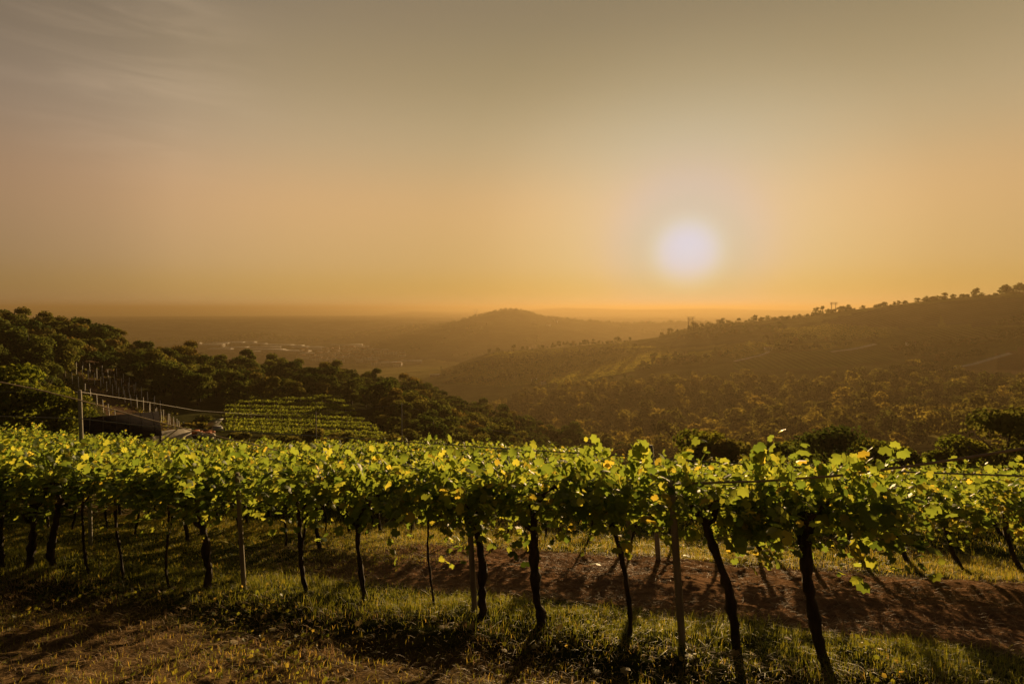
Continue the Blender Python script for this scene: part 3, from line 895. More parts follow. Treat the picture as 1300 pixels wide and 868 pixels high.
# ------------------------------------------------------------------ stakes, posts, wires
def stake(bp, hp, rad, label, m='stake', name='stake', cat='stake', square=False, y_off=0.0, dmul=1.0, base=None, group=None):
    b = plane_pt(*bp) * dmul if base is None else np.array(base[:2])
    zb = Hs(b[0], b[1])
    d = pdir(*hp); dd = b[1] / d[1]
    top = np.array([d[0] * dd - b[0], 0, d[2] * dd - zb])
    mb = MB()
    mb.tube([(0, 0, -.15), (0, 0, 0), top * .5, top * .96, top], [rad * 1.05, rad, rad * .97, rad * .95, rad * .8], 4 if square else 10, .03, np.random.default_rng(1))
    o = obj(name, mb.mesh(name, M[m], not square), loc=(b[0], b[1], zb))
    return tag(o, label, cat, group)


stake((310, 752), (301, 600), .030, 'pale grey stake lit along its right side, leaning in the front row')
stake((603, 788), (595, 640), .034, 'leaning brown stake tied beside a thick vine trunk')
stake((866, 823), (852, 610), .036, 'grey wooden stake standing alone between two leaning vines')
stake((115, 690), (113, 590), .036, 'pale stake under the left canopy', m='concrete')
stake((836, 711), (826, 565), .050, 'grey concrete post with square top rising through the canopy beyond the track', m='concrete', name='post', cat='post', square=True)
stake((800, 690), (793, 600), .045, 'thin post under the canopy beside the concrete post beyond the track', m='stake', name='post', cat='post')
stake((680, 694), (676, 600), .045, 'pale post in the grass strip behind the thick bare trunk', m='stake', name='post', cat='post')
stake((524, 672), (523, 590), .045, 'pale post beyond the dirt track in the middle of the canopy gap', m='concrete', name='post', cat='post')
stake((962, 690), (974, 600), .045, 'post leaning right under the canopy behind the leaning vine', m='stake', name='post', cat='post')
# tall posts above the canopy
stake(None, (101, 495), .055, 'tall pale steel post carrying wires above the left canopy', m='concrete', name='wire_post', cat='post', base=at_r(101, 21, 520))
stake(None, (510, 511), .05, 'slim wire post among the bushes right of the terraced plot', m='concrete', name='wire_post', cat='post', base=at_r(510, 62, 540))
stake(None, (401, 522), .05, 'slim wire post at the foot of the terraced plot', m='concrete', name='wire_post', cat='post', base=at_r(401, 58, 540))


def wire(points, rad, label, name='wire', cat='wire', m='wire', seg=5):
    """points: (px, py, distance)"""
    P = []
    for px, py, dist in points:
        d = pdir(px, py); P.append(d / d[1] * dist)
    P = np.array(P)
    n = 24 * (len(P) - 1)
    k = np.linspace(0, len(P) - 1, n)
    Q_ = np.stack([np.interp(k, np.arange(len(P)), P[:, i]) for i in range(3)], 1)
    for _ in range(6):
        Q_[1:-1] = (Q_[:-2] + 2 * Q_[1:-1] + Q_[2:]) / 4
    mb = MB(); mb.tube(Q_, rad, seg)
    o = obj(name, mb.mesh(name, M[m], True))
    return tag(o, label, cat)


wire([(-40, 497, 20), (101, 497, 20.2), (180, 509, 30), (250, 521, 40), (330, 526.5, 50), (420, 524, 57), (510, 513, 61.5)], .008, 'upper thin wire sagging from the tall left post to the slim post among bushes')
wire([(510, 513, 61.5), (560, 530, 58), (620, 545, 52), (660, 552, 46)], .012, 'thin wire falling to the right from the slim post among bushes')
wire([(-40, 527, 13), (101, 531, 13.2), (180, 540, 13), (260, 545, 12.5), (400, 553, 11.5), (520, 561, 10.2), (650, 570, 9.0), (800, 579, 8.0), (960, 590, 7.0), (1100, 597, 6.4), (1300, 604, 5.8), (1360, 606, 5.6)], .0095, 'long thin wire running the whole width just above the vine leaves')
wire([(640, 608, 6.3), (720, 611, 6.1), (860, 614, 5.8), (1000, 617, 5.5), (1140, 624, 5.2)], .006, 'lower training wire in front of the leaves of the front row')
wire([(840, 614, 5.6), (960, 611, 5.2), (1060, 604, 4.9), (1180, 588, 4.6), (1300, 569, 4.3), (1360, 559, 4.2)], .0105, 'thick brown support cable rising towards the right edge', 'cable', 'cable', 'cable', 7)
wire([(-40, 477, 8.5), (50, 495, 9.2), (101, 508, 9.6), (180, 530, 10.4), (250, 548, 11.2), (330, 566, 12), (420, 590, 12.6)], .011, 'thick dark cable slanting down across the left of the view', 'cable', 'cable', 'cable', 7)
wire([(226, 544, 10.9), (205, 560, 10.8), (185, 575, 10.6)], .012, 'short dark cane curling below the slanting dark cable', 'cane', 'cane', 'cable', 6)

# ------------------------------------------------------------------ grass, straw, fallen leaves
def blades(seed, x, y, hgt, wid, lean=.5, tint=(.4, .2), name='grass', material='grass', flat=False):
    g = np.random.default_rng(seed)
    n = len(x)
    z = H(x, y)
    base = np.stack([x, y, z], 1)
    a = g.uniform(0, 2 * np.pi, n)
    side = np.stack([np.cos(a), np.sin(a), np.zeros(n)], 1)
    h = hgt * g.uniform(.5, 1.3, n)
    if flat:
        b = g.uniform(0, 2 * np.pi, n)
        dirv = np.stack([np.cos(b), np.sin(b), g.uniform(-.05, .55, n) + GVY * np.sin(b)], 1)
        side = unit(np.cross(dirv, np.array([0, 0, 1.0]))); base[:, 2] += g.uniform(.0, .03, n)
        mid_ = base + dirv * (h * .5)[:, None]; mid_[:, 2] += .01
        tip = base + dirv * h[:, None]
    else:
        ld = np.stack([np.cos(a + 1.57 + g.normal(0, .5, n)), np.sin(a + 1.57 + g.normal(0, .5, n)), np.zeros(n)], 1)
        l = lean * np.abs(g.normal(0, 1, n))
        mid_ = base + np.array([0, 0, 1.0]) * (h * .55)[:, None] + ld * (h * l * .25)[:, None]
        tip = base + np.array([0, 0, 1.0]) * (h * (1 - .25 * np.minimum(l, 1.5)))[:, None] + ld * (h * l * .8)[:, None]
    w = (wid * g.uniform(.6, 1.3, n))[:, None]
    V = np.stack([base - side * w * .5, base + side * w * .5, mid_ - side * w * .4, mid_ + side * w * .4, tip], 1).reshape(-1, 3)
    i = np.arange(n) * 5
    q = np.stack([i, i + 1, i + 3, i + 2], 1)
    t = np.stack([i + 2, i + 3, i + 4], 1)
    ti = np.repeat(np.clip(g.normal(tint[0], tint[1], n), 0, 1), 5)
    return V, t, q, ti


GVY = PC


def spread(seed, n, smin, smax, tmin, tmax):
    g = np.random.default_rng(seed)
    s = g.uniform(smin, smax, n); t = g.uniform(tmin, tmax, n)
    x = ROW0[0] + s * RU[0] + t * RV[0]; y = ROW0[1] + s * RU[1] + t * RV[1]
    return x, y, s, t, g


def in_view(x, y, m=1.06):
    px = np.where(y > .5, 650 + F * x / np.maximum(y, .5), 99999)
    return (px > -60) & (px < 1360) & (y > 2.2)


def merge_blades(parts, name, material, label, cat):
    V = []; T = []; Q = []; TI = []; n = 0
    for v, t, q, ti in parts:
        V.append(v); T.append(t + n); Q.append(q + n); TI.append(ti); n += len(v)
    me = np_mesh(name, np.concatenate(V), np.concatenate(T), np.concatenate(Q), M[material], False, {'tint': np.concatenate(TI)})
    tag(obj(name, me), label, cat, kind='stuff')


gp = []
# strip along the first row
x, y, s, t, g = spread(21, 90000, -4, 14, -.75, .75)
k = in_view(x, y) & (g.random(len(x)) < np.exp(-((t + .05) / .5) ** 2) * (0.35 + 1.3 * smooth01(-.3, .35, fbm(s / 1.1, t / .8, 3)))) & ~((s < 3) & (g.random(len(x)) < .5))
gp.append(blades(1, x[k], y[k], .10 * (.25 + .55 * g.random(k.sum()) + 1.1 * smooth01(-.3, .5, fbm(s[k] / .5, t[k] / .4, 3))), .005, 1.3, (.36, .2)))
# strip before the second row and under the rows beyond
x, y, s, t, g = spread(22, 110000, -6, 22, 4.4, 7.2)
k = in_view(x, y) & (g.random(len(x)) < np.exp(-((t - 5.6) / 1.15) ** 4) * (0.4 + 1.2 * smooth01(-.3, .35, fbm(s / 1.5, t / 1., 3))))
gp.append(blades(2, x[k], y[k], .12 * (.25 + .55 * g.random(k.sum()) + 1.0 * smooth01(-.3, .5, fbm(s[k] / .6, t[k] / .5, 3))), .007, 1.3, (.6, .2)))
x, y, s, t, g = spread(23, 60000, -14, 26, 7.0, 17)
k = in_view(x, y) & (g.random(len(x)) < .25 + .9 * smooth01(-.2, .4, fbm(s / 2.5, t / 2.5, 3)))
gp.append(blades(3, x[k], y[k], .10, .013, .9, (.45, .25)))
# left part under the canopy
x, y, s, t, g = spread(24, 80000, -6, 6.5, .5, 5)
k = in_view(x, y) & (g.random(len(x)) < (.3 + .8 * smooth01(-.2, .4, fbm(s / 1.6, t / 1.3, 3))) * (1 - smooth01(3, 6, s)))
gp.append(blades(4, x[k], y[k], .06, .006, 1.3, (.5, .25)))
# foreground weeds
x, y, s, t, g = spread(25, 110000, -8, 15, -6.5, -.5)
k = in_view(x, y) & (g.random(len(x)) < .25 + .8 * smooth01(-.1, .4, fbm(s / 1.2 + 3, t / .9, 3)))
gp.append(blades(5, x[k], y[k], .06, .006, 1.2, (.6, .25)))
merge_blades(gp, 'grass', 'grass', 'low green and yellowing grass growing in strips along the vine rows', 'grass')
sp_ = []
x, y, s, t, g = spread(31, 60000, 1.5, 22, .3, 5.2)
k = in_view(x, y) & (g.random(len(x)) < .35 + .8 * fbm(s / 1.2, t / .8, 3))
sp_.append(blades(6, x[k], y[k], .13, .007, .5, (.35, .25), flat=True))
x, y, s, t, g = spread(32, 90000, -8, 15, -6.5, -.4)
k = in_view(x, y) & (g.random(len(x)) < .55 + .8 * fbm(s / 1.0, t / .8, 3))
sp_.append(blades(7, x[k], y[k], .10, .006, .5, (.45, .3), flat=True))
x, y, s, t, g = spread(33, 60000, -8, 15, -6.5, -.5)
k = in_view(x, y) & (g.random(len(x)) < smooth01(.0, .45, fbm(s / .5, t / .45, 3)))
sp_.append(blades(8, x[k], y[k], .07, .006, 1.6, (.6, .3)))
merge_blades(sp_, 'dry_straw', 'straw', 'dry brown straw and cut grass littering the dirt track and bank', 'straw')

# low broad-leaved weeds on the bank
x, y, s, t, g = spread(35, 26000, -8, 15, -6.5, .4)
k = in_view(x, y) & (g.random(len(x)) < .9 * smooth01(.05, .5, fbm(s / .8 + 9, t / .7, 3)))
x, y = x[k], y[k]; n = len(x)
v, f, ti = scatter(CL0, CF0, np.stack([x, y, H(x, y) + g.uniform(.01, .06, n)], 1), g.normal(0, .5, (n, 3)) + np.array([0, -.2, .9]), g.uniform(.02, .055, n), g, np.clip(g.normal(.4, .25, n), 0, 1))
tag(obj('weeds', np_mesh('weeds', v, f, None, M['grass'], False, {'tint': ti})), 'small broad leaved weeds in patches on the bank nearest the camera', 'weeds', kind='stuff')

# scattered fallen leaves one can count
LEAFPOS = [(118, 785), (233, 776), (250, 812), (263, 812), (284, 819), (297, 820), (292, 791), (345, 803), (362, 820), (335, 786), (455, 795), (360, 798), (513, 690), (430, 788), (620, 742),
           (598, 800), (640, 830), (756, 857), (795, 857), (932, 833), (710, 800), (1000, 815), (875, 838), (1080, 760), (120, 705), (200, 700), (560, 800), (680, 826), (330, 705), (870, 790), (500, 812), (545, 842)]
lg = np.random.default_rng(77)
leaf_me = []
for k in range(5):
    v, f, ti = scatter(LT, LF, np.zeros((1, 3)), np.array([[lg.normal(0, .35), lg.normal(-.2, .35), 1]]), np.array([.1]), lg, np.array([lg.random()]))
    leaf_me.append(np_mesh('fallen_leaf', v, f, None, M['dead_leaf'], False, {'tint': ti}))
for k, (px, py) in enumerate(LEAFPOS):
    p = hit(px, py, 2.5, 60)
    o = obj('fallen_leaf', leaf_me[k % 5], loc=(p[0], p[1], p[2] + .05))
    o.rotation_euler = (0, 0, lg.uniform(0, 6)); o.scale = [lg.uniform(.7, 1.3)] * 3
    front = p[0] * RV[0] + p[1] * RV[1] < ROW0 @ RV - .3
    tag(o, 'pale dry vine leaf fallen on the bank in front of the first row' if front else 'pale dry vine leaf fallen on the ground behind the first row', 'fallen leaf', 'fallen leaves on the bank' if front else 'fallen leaves behind the first row')

# ------------------------------------------------------------------ trees
CL = np.array([(-.5, -.35, 0), (.1, -.5, .12), (.5, .05, -.05), (.15, .5, .1), (-.4, .3, -.1)], float)     # a ragged spray of leaves
CF = np.array([(0, 1, 2), (0, 2, 3), (0, 3, 4)])


def crown_pts(g, n, rad, hgt, base, lobes, squash=.8):
    """points spread through the lobes of a crown; returns points and outward directions"""
    cs = []; rs_ = []
    for k in range(lobes):
        a = g.uniform(0, 6.28); q = math.sqrt(g.random()) * .62
        zz = g.uniform(.12, .88)
        env = math.sin(math.pi * (0.18 + .72 * zz)) ** .7
        cs.append((rad * q * env * math.cos(a), rad * q * env * math.sin(a), base + hgt * zz))
        rs_.append(rad * g.uniform(.30, .52))
    cs = np.array(cs); rs_ = np.array(rs_)
    idx = g.integers(0, lobes, n)
    d = unit(g.normal(size=(n, 3)))
    d[:, 2] = np.where(d[:, 2] < -.3, -d[:, 2] * .5, d[:, 2])
    d = unit(d)
    rr = rs_[idx] * g.uniform(.55, 1.1, n) ** .7
    P = cs[idx] + d * rr[:, None] * np.array([1, 1, squash])
    return P, d, idx


def make_tree(seed, hgt=8.0, rad=3.8, n=1300, size=.55, lobes=11, kind='round', m='tree_leaf', trunk_h=.14):
    g = np.random.default_rng(seed)
    if kind == 'spire':
        tt = g.random(n) ** 1.3
        a = g.uniform(0, 6.28, n)
        rr = rad * (1 - tt) ** .8 * np.sqrt(g.random(n)) * (.8 + .3 * np.sin(tt * 40))
        P = np.stack([rr * np.cos(a), rr * np.sin(a), hgt * (.08 + .92 * tt)], 1)
        d = unit(np.stack([np.cos(a), np.sin(a), np.full(n, .4)], 1)); idx = np.zeros(n, int)
    else:
        P, d, idx = crown_pts(g, n, rad, hgt * (1 - trunk_h) * .92, hgt * trunk_h, lobes)
    lt = g.random(lobes) * .5 if kind != 'spire' else np.zeros(1) + .2
    ti = np.clip(lt[idx] + g.normal(.25, .12, n), 0, 1)
    v, f, ti = scatter(CL, CF, P, d + g.normal(0, .38, (n, 3)), size * g.uniform(.6, 1.4, n), g, ti)
    crown = np_mesh('crown', v, f, None, M[m], False, {'tint': ti})
    mb = MB()
    mb.tube([(0, 0, -.6), (.03 * rad, 0, hgt * .2), (0, .04 * rad, hgt * .45), (.02, 0, hgt * .8)], [hgt * .03, hgt * .024, hgt * .017, hgt * .006], 7, .08, g)
    for k in range(5):
        a = g.uniform(0, 6.28); z0 = hgt * g.uniform(.25, .5)
        mb.tube([(0, 0, z0), (rad * .3 * math.cos(a), rad * .3 * math.sin(a), z0 + hgt * .13), (rad * .65 * math.cos(a), rad * .65 * math.sin(a), z0 + hgt * .26)], [hgt * .013, hgt * .009, hgt * .004], 5)
    return crown, mb.mesh('trunk', M['tree_bark'], True)


PROTO = [make_tree(900 + k, h, rd, int(n * 1.7), .38, lb, kd) for k, (h, rd, n, lb, kd) in enumerate([
    (8, 3.8, 1500, 12, 'round'), (9, 3.6, 1500, 11, 'round'), (7, 3.8, 1400, 12, 'round'), (10, 4.2, 1800, 14, 'round'), (6, 3.0, 1000, 9, 'round'), (8, 3.4, 1400, 8, 'round'), (11, 2.2, 1000, 6, 'spire')])]


def put_tree(proto, loc, sc, rz, label, group, cat='tree', name='tree', szz=1.0):
    e = empty(name, loc, rz)
    e.scale = (sc, sc, sc * szz)
    tag(e, label, cat, group)
    obj('crown', proto[0], e)
    obj('trunk', proto[1], e)
    return e


def disk(seed, n, cond, minD):
    """scattered standing places at least minD apart, inside cond"""
    g = np.random.default_rng(seed)
    pts = []; grid = {}
    for _ in range(n):
        px, rr = cond(g)
        d = pdir(px, 420); d = d / math.hypot(d[0], d[1])
        x, y = d[0] * rr, d[1] * rr
        kx, ky = int(x // minD), int(y // minD)
        if any((qx - x) ** 2 + (qy - y) ** 2 < minD ** 2 for i in (-1, 0, 1) for j in (-1, 0, 1) for qx, qy in grid.get((kx + i, ky + j), [])):
            continue
        grid.setdefault((kx, ky), []).append((x, y)); pts.append((px, rr, x, y))
    return pts


# left spur: where the wood begins (its lower edge) by bearing
EDGE_PX = [-200, 0, 60, 95, 130, 180, 240, 285, 420, 480, 520, 600, 700, 800, 870]
EDGE_R = [95, 105, 125, 150, 158, 150, 135, 140, 156, 132, 105, 92, 88, 85, 85]
ORNG = np.random.default_rng(5)


def cond_left(g):
    px = g.uniform(-180, 860)
    e = float(np.interp(px, EDGE_PX, EDGE_R))
    return px, math.sqrt(g.uniform(e ** 2, 262 ** 2))


LEFT = disk(61, 9000, cond_left, 4.8)
LEFT = [(px, rr, x, y, Hs(x, y)) for px, rr, x, y in LEFT]
# nearest ones stand as trees of their own, the rest is the wood behind
def cond_right(g):
    px = g.uniform(560, 1420)
    lo = 262 if px < 800 else 240
    hi = np.interp(px, [560, 650, 700, 790, 900, 1000, 1130, 1180, 1230, 1300, 1420], [450, 600, 590, 545, 525, 515, 530, 590, 540, 535, 530])
    return px, math.sqrt(g.uniform(lo ** 2, hi ** 2))


RIGHT = disk(62, 16000, cond_right, 8.0)
RIGHT = [(px, rr, x, y, Hs(x, y)) for px, rr, x, y in RIGHT]
print('left', len(LEFT), 'right', len(RIGHT))
LEFT.sort(key=lambda q: q[1])
# seen from the camera: drop the individual status of those well below the sight line of nearer crowns
NI = 185
g = np.random.default_rng(64)
crest = [q for q in LEFT if 205 < q[1] < 245 and -30 < q[0] < 780]
g.shuffle(crest)
crest = [tuple(c_) for c_ in crest][:70]
cset = set((c_[2], c_[3]) for c_ in crest)
front_ = [q for q in LEFT if (q[2], q[3]) not in cset and -40 < q[0] < 800][:NI - len(crest)]
fset = cset | set((c_[2], c_[3]) for c_ in front_)
for q in list(front_) + crest:
    px, rr, x, y, z = q
    k = int(g.choice([0, 1, 2, 3, 4, 5, 0, 3]))
    put_tree(PROTO[k], (x, y, z - .3), g.uniform(.75, 1.15) * (.8 if rr < 130 else 1), g.uniform(0, 6.28),
             'leafy tree on the crest of the wooded left hillside' if rr > 205 else 'leafy tree at the lower edge of the wood on the left hillside',
             'trees along the crest of the left wood' if rr > 205 else 'trees at the lower edge of the left wood')


# merged far wood
def wood(name, pts, rad, nq, size, label, seed, cat='wood', hmul=1.0, m='wood_leaf'):
    g = np.random.default_rng(seed)
    lib = []
    for k in range(10):
        P, d, idx = crown_pts(g, nq, 1.0, 1.45, .22, 10)
        lib.append((P, unit(d + g.normal(0, .28, d.shape)), g.random(10)[idx] * .2 + g.random(nq) * .15))
    PP = []; DD = []; TT = []; SS = []
    for (px, rr, x, y, z) in pts:
        P, d, ti = lib[int(g.integers(0, 10))]
        sc_ = rad * g.choice([.6, .8, .9, 1.0, 1.15, 1.35]) * g.uniform(.9, 1.1); hm = hmul * g.uniform(.85, 1.0 + .5 * (hmul >= 1))
        a = g.uniform(0, 6.28); ca, sa = math.cos(a), math.sin(a)
        Rm = np.array([[ca, -sa, 0], [sa, ca, 0], [0, 0, 1]])
        PP.append(P @ Rm.T * np.array([sc_, sc_, sc_ * hm]) + np.array([x, y, z])); DD.append(d @ Rm.T)
        TT.append(np.clip(ti + g.choice([0, .12, .28, .42, .6]) * g.uniform(.7, 1.15) - (.22 * smooth01(1000, 1180, px) if name == 'valley_wood' else 0), 0, 1)); SS.append(np.full(nq, size * sc_ / rad))  # hill shade put into the leaf tint at the valley wood's right end
    PP = np.concatenate(PP); DD = np.concatenate(DD); TT = np.concatenate(TT); SS = np.concatenate(SS)
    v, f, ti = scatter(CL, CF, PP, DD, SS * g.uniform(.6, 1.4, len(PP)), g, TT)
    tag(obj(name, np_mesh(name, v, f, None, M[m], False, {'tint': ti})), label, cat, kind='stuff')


rest = [q for q in LEFT if (q[2], q[3]) not in fset]
wood('hillside_wood', rest, 3.5, 640, .52, 'dense dark wood covering the left hillside behind its front trees', 71, hmul=.9)
RIGHT.sort(key=lambda q: q[1])
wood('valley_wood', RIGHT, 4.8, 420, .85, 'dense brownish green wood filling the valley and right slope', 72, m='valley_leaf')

# planted rows on the fields of the right hill
g = np.random.default_rng(79)
CP_ = []
for poly, dens in (([(560, 485), (600, 462), (700, 452), (790, 440), (850, 440), (870, 455), (800, 470), (700, 485), (640, 492)], 1.6), ([(600, 458), (640, 448), (760, 440), (800, 434), (800, 445), (700, 455), (620, 465)], .6),
                   ([(690, 484), (760, 474), (800, 466), (806, 471), (760, 480), (700, 489)], 1.0), ([(915, 442), (960, 433), (985, 440), (978, 447), (935, 457), (918, 452)], 1.0),
                   ([(980, 418), (1060, 412), (1125, 418), (1130, 430), (1000, 430)], .8)):
    pa = np.array([hit(px, py, 420) for px, py in poly])
    c_, s2_ = math.cos(.35), math.sin(.35)
    u = pa[:, 0] * c_ + pa[:, 1] * s2_; w = -pa[:, 0] * s2_ + pa[:, 1] * c_
    n = int(dens * (u.max() - u.min()) * (w.max() - w.min()) / 2.6)
    rw = np.floor(g.uniform(w.min(), w.max(), n) / 7.0) * 7.0 + g.normal(0, .5, n); ru = g.uniform(u.min(), u.max(), n)
    x = ru * c_ - rw * s2_; y = ru * s2_ + rw * c_
    k = inpoly(x, y, [(q[0], q[1]) for q in pa])
    CP_.append(np.stack([x[k], y[k]], 1))
CP_ = np.concatenate(CP_); n = len(CP_)
print('field rows', n)
P = np.stack([CP_[:, 0], CP_[:, 1], H(CP_[:, 0], CP_[:, 1]) + g.uniform(.6, 1.4, n)], 1)
v, f, ti = scatter(CL, CF, P, g.normal(0, .6, (n, 3)) + np.array([0, -.4, .6]), g.uniform(.6, 1.05, n), g, np.clip(g.normal(.55, .2, n), 0, 1))
tag(obj('distant_vines', np_mesh('distant_vines', v, f, None, M['crop_leaf'], False, {'tint': ti})), 'hazy planted rows covering the fields of the far right hill', 'vines', kind='stuff')

# hedges and single trees on the right hill, placed where they stand on the slope
g = np.random.default_rng(81)
HEDGE = []


def hedge_line(p0, p1, n, jit=2.0):
    for k in range(n):
        q = (k + g.uniform(-.3, .3)) / max(1, n - 1)
        px = p0[0] + (p1[0] - p0[0]) * q; py = p0[1] + (p1[1] - p0[1]) * q + g.normal(0, jit * .3)
        HEDGE.append((px, py))


hedge_line((690, 443), (800, 434), 30, 1); hedge_line((620, 449), (690, 444), 12, 1); hedge_line((560, 470), (700, 455), 18, 4); hedge_line((640, 480), (720, 474), 12, 2); hedge_line((720, 455), (810, 446), 14, 2); hedge_line((812, 466), (870, 452), 16); hedge_line((815, 470), (890, 458), 18); hedge_line((830, 462), (905, 462), 18); hedge_line((905, 455), (925, 452), 6)
hedge_line((1000, 434), (1110, 433), 16, 1); hedge_line((968, 432), (1005, 428), 9); hedge_line((975, 440), (1010, 438), 8); hedge_line((985, 447), (1050, 443), 10)
hedge_line((560, 478), (600, 470), 10); hedge_line((600, 487), (660, 480), 14); hedge_line((560, 490), (600, 482), 10); hedge_line((620, 470), (700, 458), 14); hedge_line((575, 452), (620, 450), 8)
hedge_line((1060, 441), (1080, 440), 4); hedge_line((1135, 448), (1180, 440), 9); hedge_line((1150, 455), (1200, 450), 9); hedge_line((1200, 440), (1300, 432), 20, 3); hedge_line((1180, 465), (1250, 450), 14, 3)
hedge_line((862, 430), (990, 420), 26, 6); hedge_line((870, 422), (930, 416), 14, 3); hedge_line((1270, 414), (1300, 410), 6); hedge_line((700, 470), (760, 462), 10); hedge_line((680, 495), (800, 485), 20, 3)
HP = []
for px, py in HEDGE:
    p = hit(px, py, 300)
    HP.append((px, np.hypot(p[0], p[1]), p[0], p[1], p[2] - .4))
wood('hedgerow', HP, 3.6, 160, 1.1, 'dark hedgerows and thickets between the fields of the right hill', 82, 'hedge')
# trees along the skyline of the right hill: individuals
SKY = [(838, .7), (928, 1.0), (936, .6), (948, .5), (967, .6), (982, .9), (996, 1.0), (999, .8), (1010, .5), (1018, .6), (1030, .7), (1040, .7), (1050, .8), (1066, .8), (1074, .7), (1084, 1.1), (1096, 1.5), (1117, .8), (1130, .9), (1140, .8),
       (1152, .6), (1163, .7), (1178, 1.0), (1186, .9), (1199, 1.0), (1208, .9), (1218, .6), (1228, 1.3), (1235, 1.4), (1254, .7), (1262, 1.1)]
for px, sc_ in SKY:
    p = at_r(px, 985 + g.uniform(-15, 10))
    put_tree(PROTO[int(g.integers(0, 6))], (p[0], p[1], p[2] - 1.6), sc_ * .62, g.uniform(0, 6), 'small tree standing on the skyline of the right hill', 'trees on the skyline of the right hill', szz=.9)
HT = []
for k in range(60):
    px = g.uniform(1272, 1340); p = at_r(px, g.uniform(960, 1010))
    HT.append((px, 0, p[0], p[1], p[2] - .5))
for k in range(130):
    px = g.uniform(835, 1270); p = at_r(px, 1000 + g.uniform(-25, 8))
    HT.append((px, 0, p[0], p[1], p[2] - 4.6))
wood('hilltop_wood', HT, 4.4, 160, 1.2, 'dark wood and scrub along the top of the right hill', 83)
# dark copse behind the pylon is part of the hedgerows; the far central hill carries scattered trees
CH = []
for k in range(900):
    px = g.uniform(440, 960); q = g.random()
    if q < .45:
        rr = 2590 + g.uniform(-40, 25)
    else:
        rr = g.uniform(1600, 2560)
        if fbm(np.array([px / 40]), np.array([rr / 160.0]), 2)[0] < .12: continue
    p = at_r(px, rr); CH.append((px, rr, p[0], p[1], p[2] - 1.5))
for k in range(420):
    px = g.uniform(150, 470); rr = g.choice([2540, 2590, 2400]) + g.uniform(-60, 30)
    if px < 250 and g.random() < .6: continue
    p = at_r(px, rr); CH.append((px, rr, p[0], p[1], p[2] - 1.0))
wood('distant_trees', CH, 6.0, 60, 3.0, 'far hazy trees scattered over the central hill and low ridge', 84, hmul=.8)

# single trees and bushes nearer by
BIG = [make_tree(950, 9, 4.2, 5200, .30, 16, trunk_h=.15, m='lit_leaf'), make_tree(951, 8, 3.6, 4200, .28, 12, trunk_h=.2, m='lit_leaf'), make_tree(952, 7, 2.5, 2600, .24, 9, trunk_h=.1), make_tree(953, 8, 4.5, 3000, .26, 10, trunk_h=.35)]


def by_top(px, rr, top_py, proto_h):
    p = at_r(px, rr)
    d = pdir(px, top_py); zt = d[2] / math.hypot(d[0], d[1]) * rr
    return p, max(.25, (zt - p[2]) / proto_h)


NEAR = [  # px, distance, top in the photo, proto, proto height, label
 (45, 62, 466, 0, 9, 'large sunlit bushy tree at left behind the tall post'),
 (5, 66, 462, 1, 8, 'sunlit bushy tree cut by the left edge above the vines'),
 (80, 58, 498, 1, 8, 'shorter leafy tree right behind the tall post'),
 (-40, 70, 455, 0, 9, 'tree mostly outside the left edge'),
 (20, 50, 545, 2, 7, 'low leafy tree at far left below the wires'),
 (926, 42, 531, 2, 7, 'dark pointed tree rising just above the vines right of the tall shoot'),
 (893, 44, 545, 1, 8, 'dark rounded tree left of the dark pointed tree above the vines'),
 (985, 46, 536, 2, 7, 'dark tree with two tips behind the middle shoot of the vines'),
 (1062, 48, 540, 3, 8, 'open brownish tree rising above the vines right of centre'),
 (1290, 44, 515, 3, 8, 'open branching tree at the right edge above the vines'),
 (1225, 46, 552, 1, 8, 'low dim tree left of the open tree at the right edge'),
 (1120, 50, 556, 1, 8, 'low dim tree over the vines between the brownish tree and the cable'),
 (1175, 52, 558, 0, 9, 'broad low tree behind the cable at right'),
 (1020, 56, 560, 1, 8, 'low tree behind the vines beside the brownish tree'),
]
for px, rr, tp, k, ph, lab in NEAR:
    p, sc_ = by_top(px, rr, tp, ph)
    put_tree(BIG[k], (p[0], p[1], p[2] - .2), sc_, px * 1.7, lab, None)
p, sc_ = by_top(313, 232, 443, 8)
put_tree(PROTO[5], (p[0], p[1], p[2]), sc_, 1.0, 'lone rounded tree standing up from the skyline of the left wood against the town', None, szz=1.0)

BUSH = [make_tree(960 + k, 2.4, 1.7, 1100, .22, 8, m='bush_leaf', trunk_h=.08) for k in range(3)]
BPOS = [(300, 74, 1.0), (330, 70, .8), (352, 72, .9), (372, 68, 1.0), (395, 66, 1.2), (418, 66, 1.0), (432, 72, 1.3), (440, 62, 1.0), (455, 70, 1.1), (470, 64, 1.2), (486, 70, 1.0), (500, 66, 1.3), (515, 60, 1.1), (530, 64, 1.2),
        (548, 58, 1.1), (560, 64, 1.5), (578, 60, 1.2), (590, 66, 1.6), (605, 58, 1.2), (618, 62, 1.5), (632, 56, 1.3), (645, 60, 1.6), (660, 52, 1.2), (672, 54, 1.4), (690, 50, 1.5), (705, 50, 1.5), (722, 50, 1.5), (740, 50, 1.3), (760, 50, 1.5), (780, 50, 1.4),
        (810, 52, 1.7), (840, 52, 1.7), (540, 80, 1.4), (575, 84, 1.8), (520, 86, 1.3), (498, 84, 1.2), (610, 84, 2.0), (640, 80, 2.2), (670, 74, 2.2), (700, 70, 2.3), (735, 68, 2.6), (770, 66, 2.8),
        *[(470 + 7.1 * k, 84 + (k * 37) % 40, .9 + .1 * (k % 5)) for k in range(26)],
        (228, 86, 1.0), (243, 92, 1.2), (258, 98, 1.3), (110, 80, 1.3), (125, 86, 1.3), (140, 92, 1.2), (205, 78, .9), (100, 74, 1.2)]
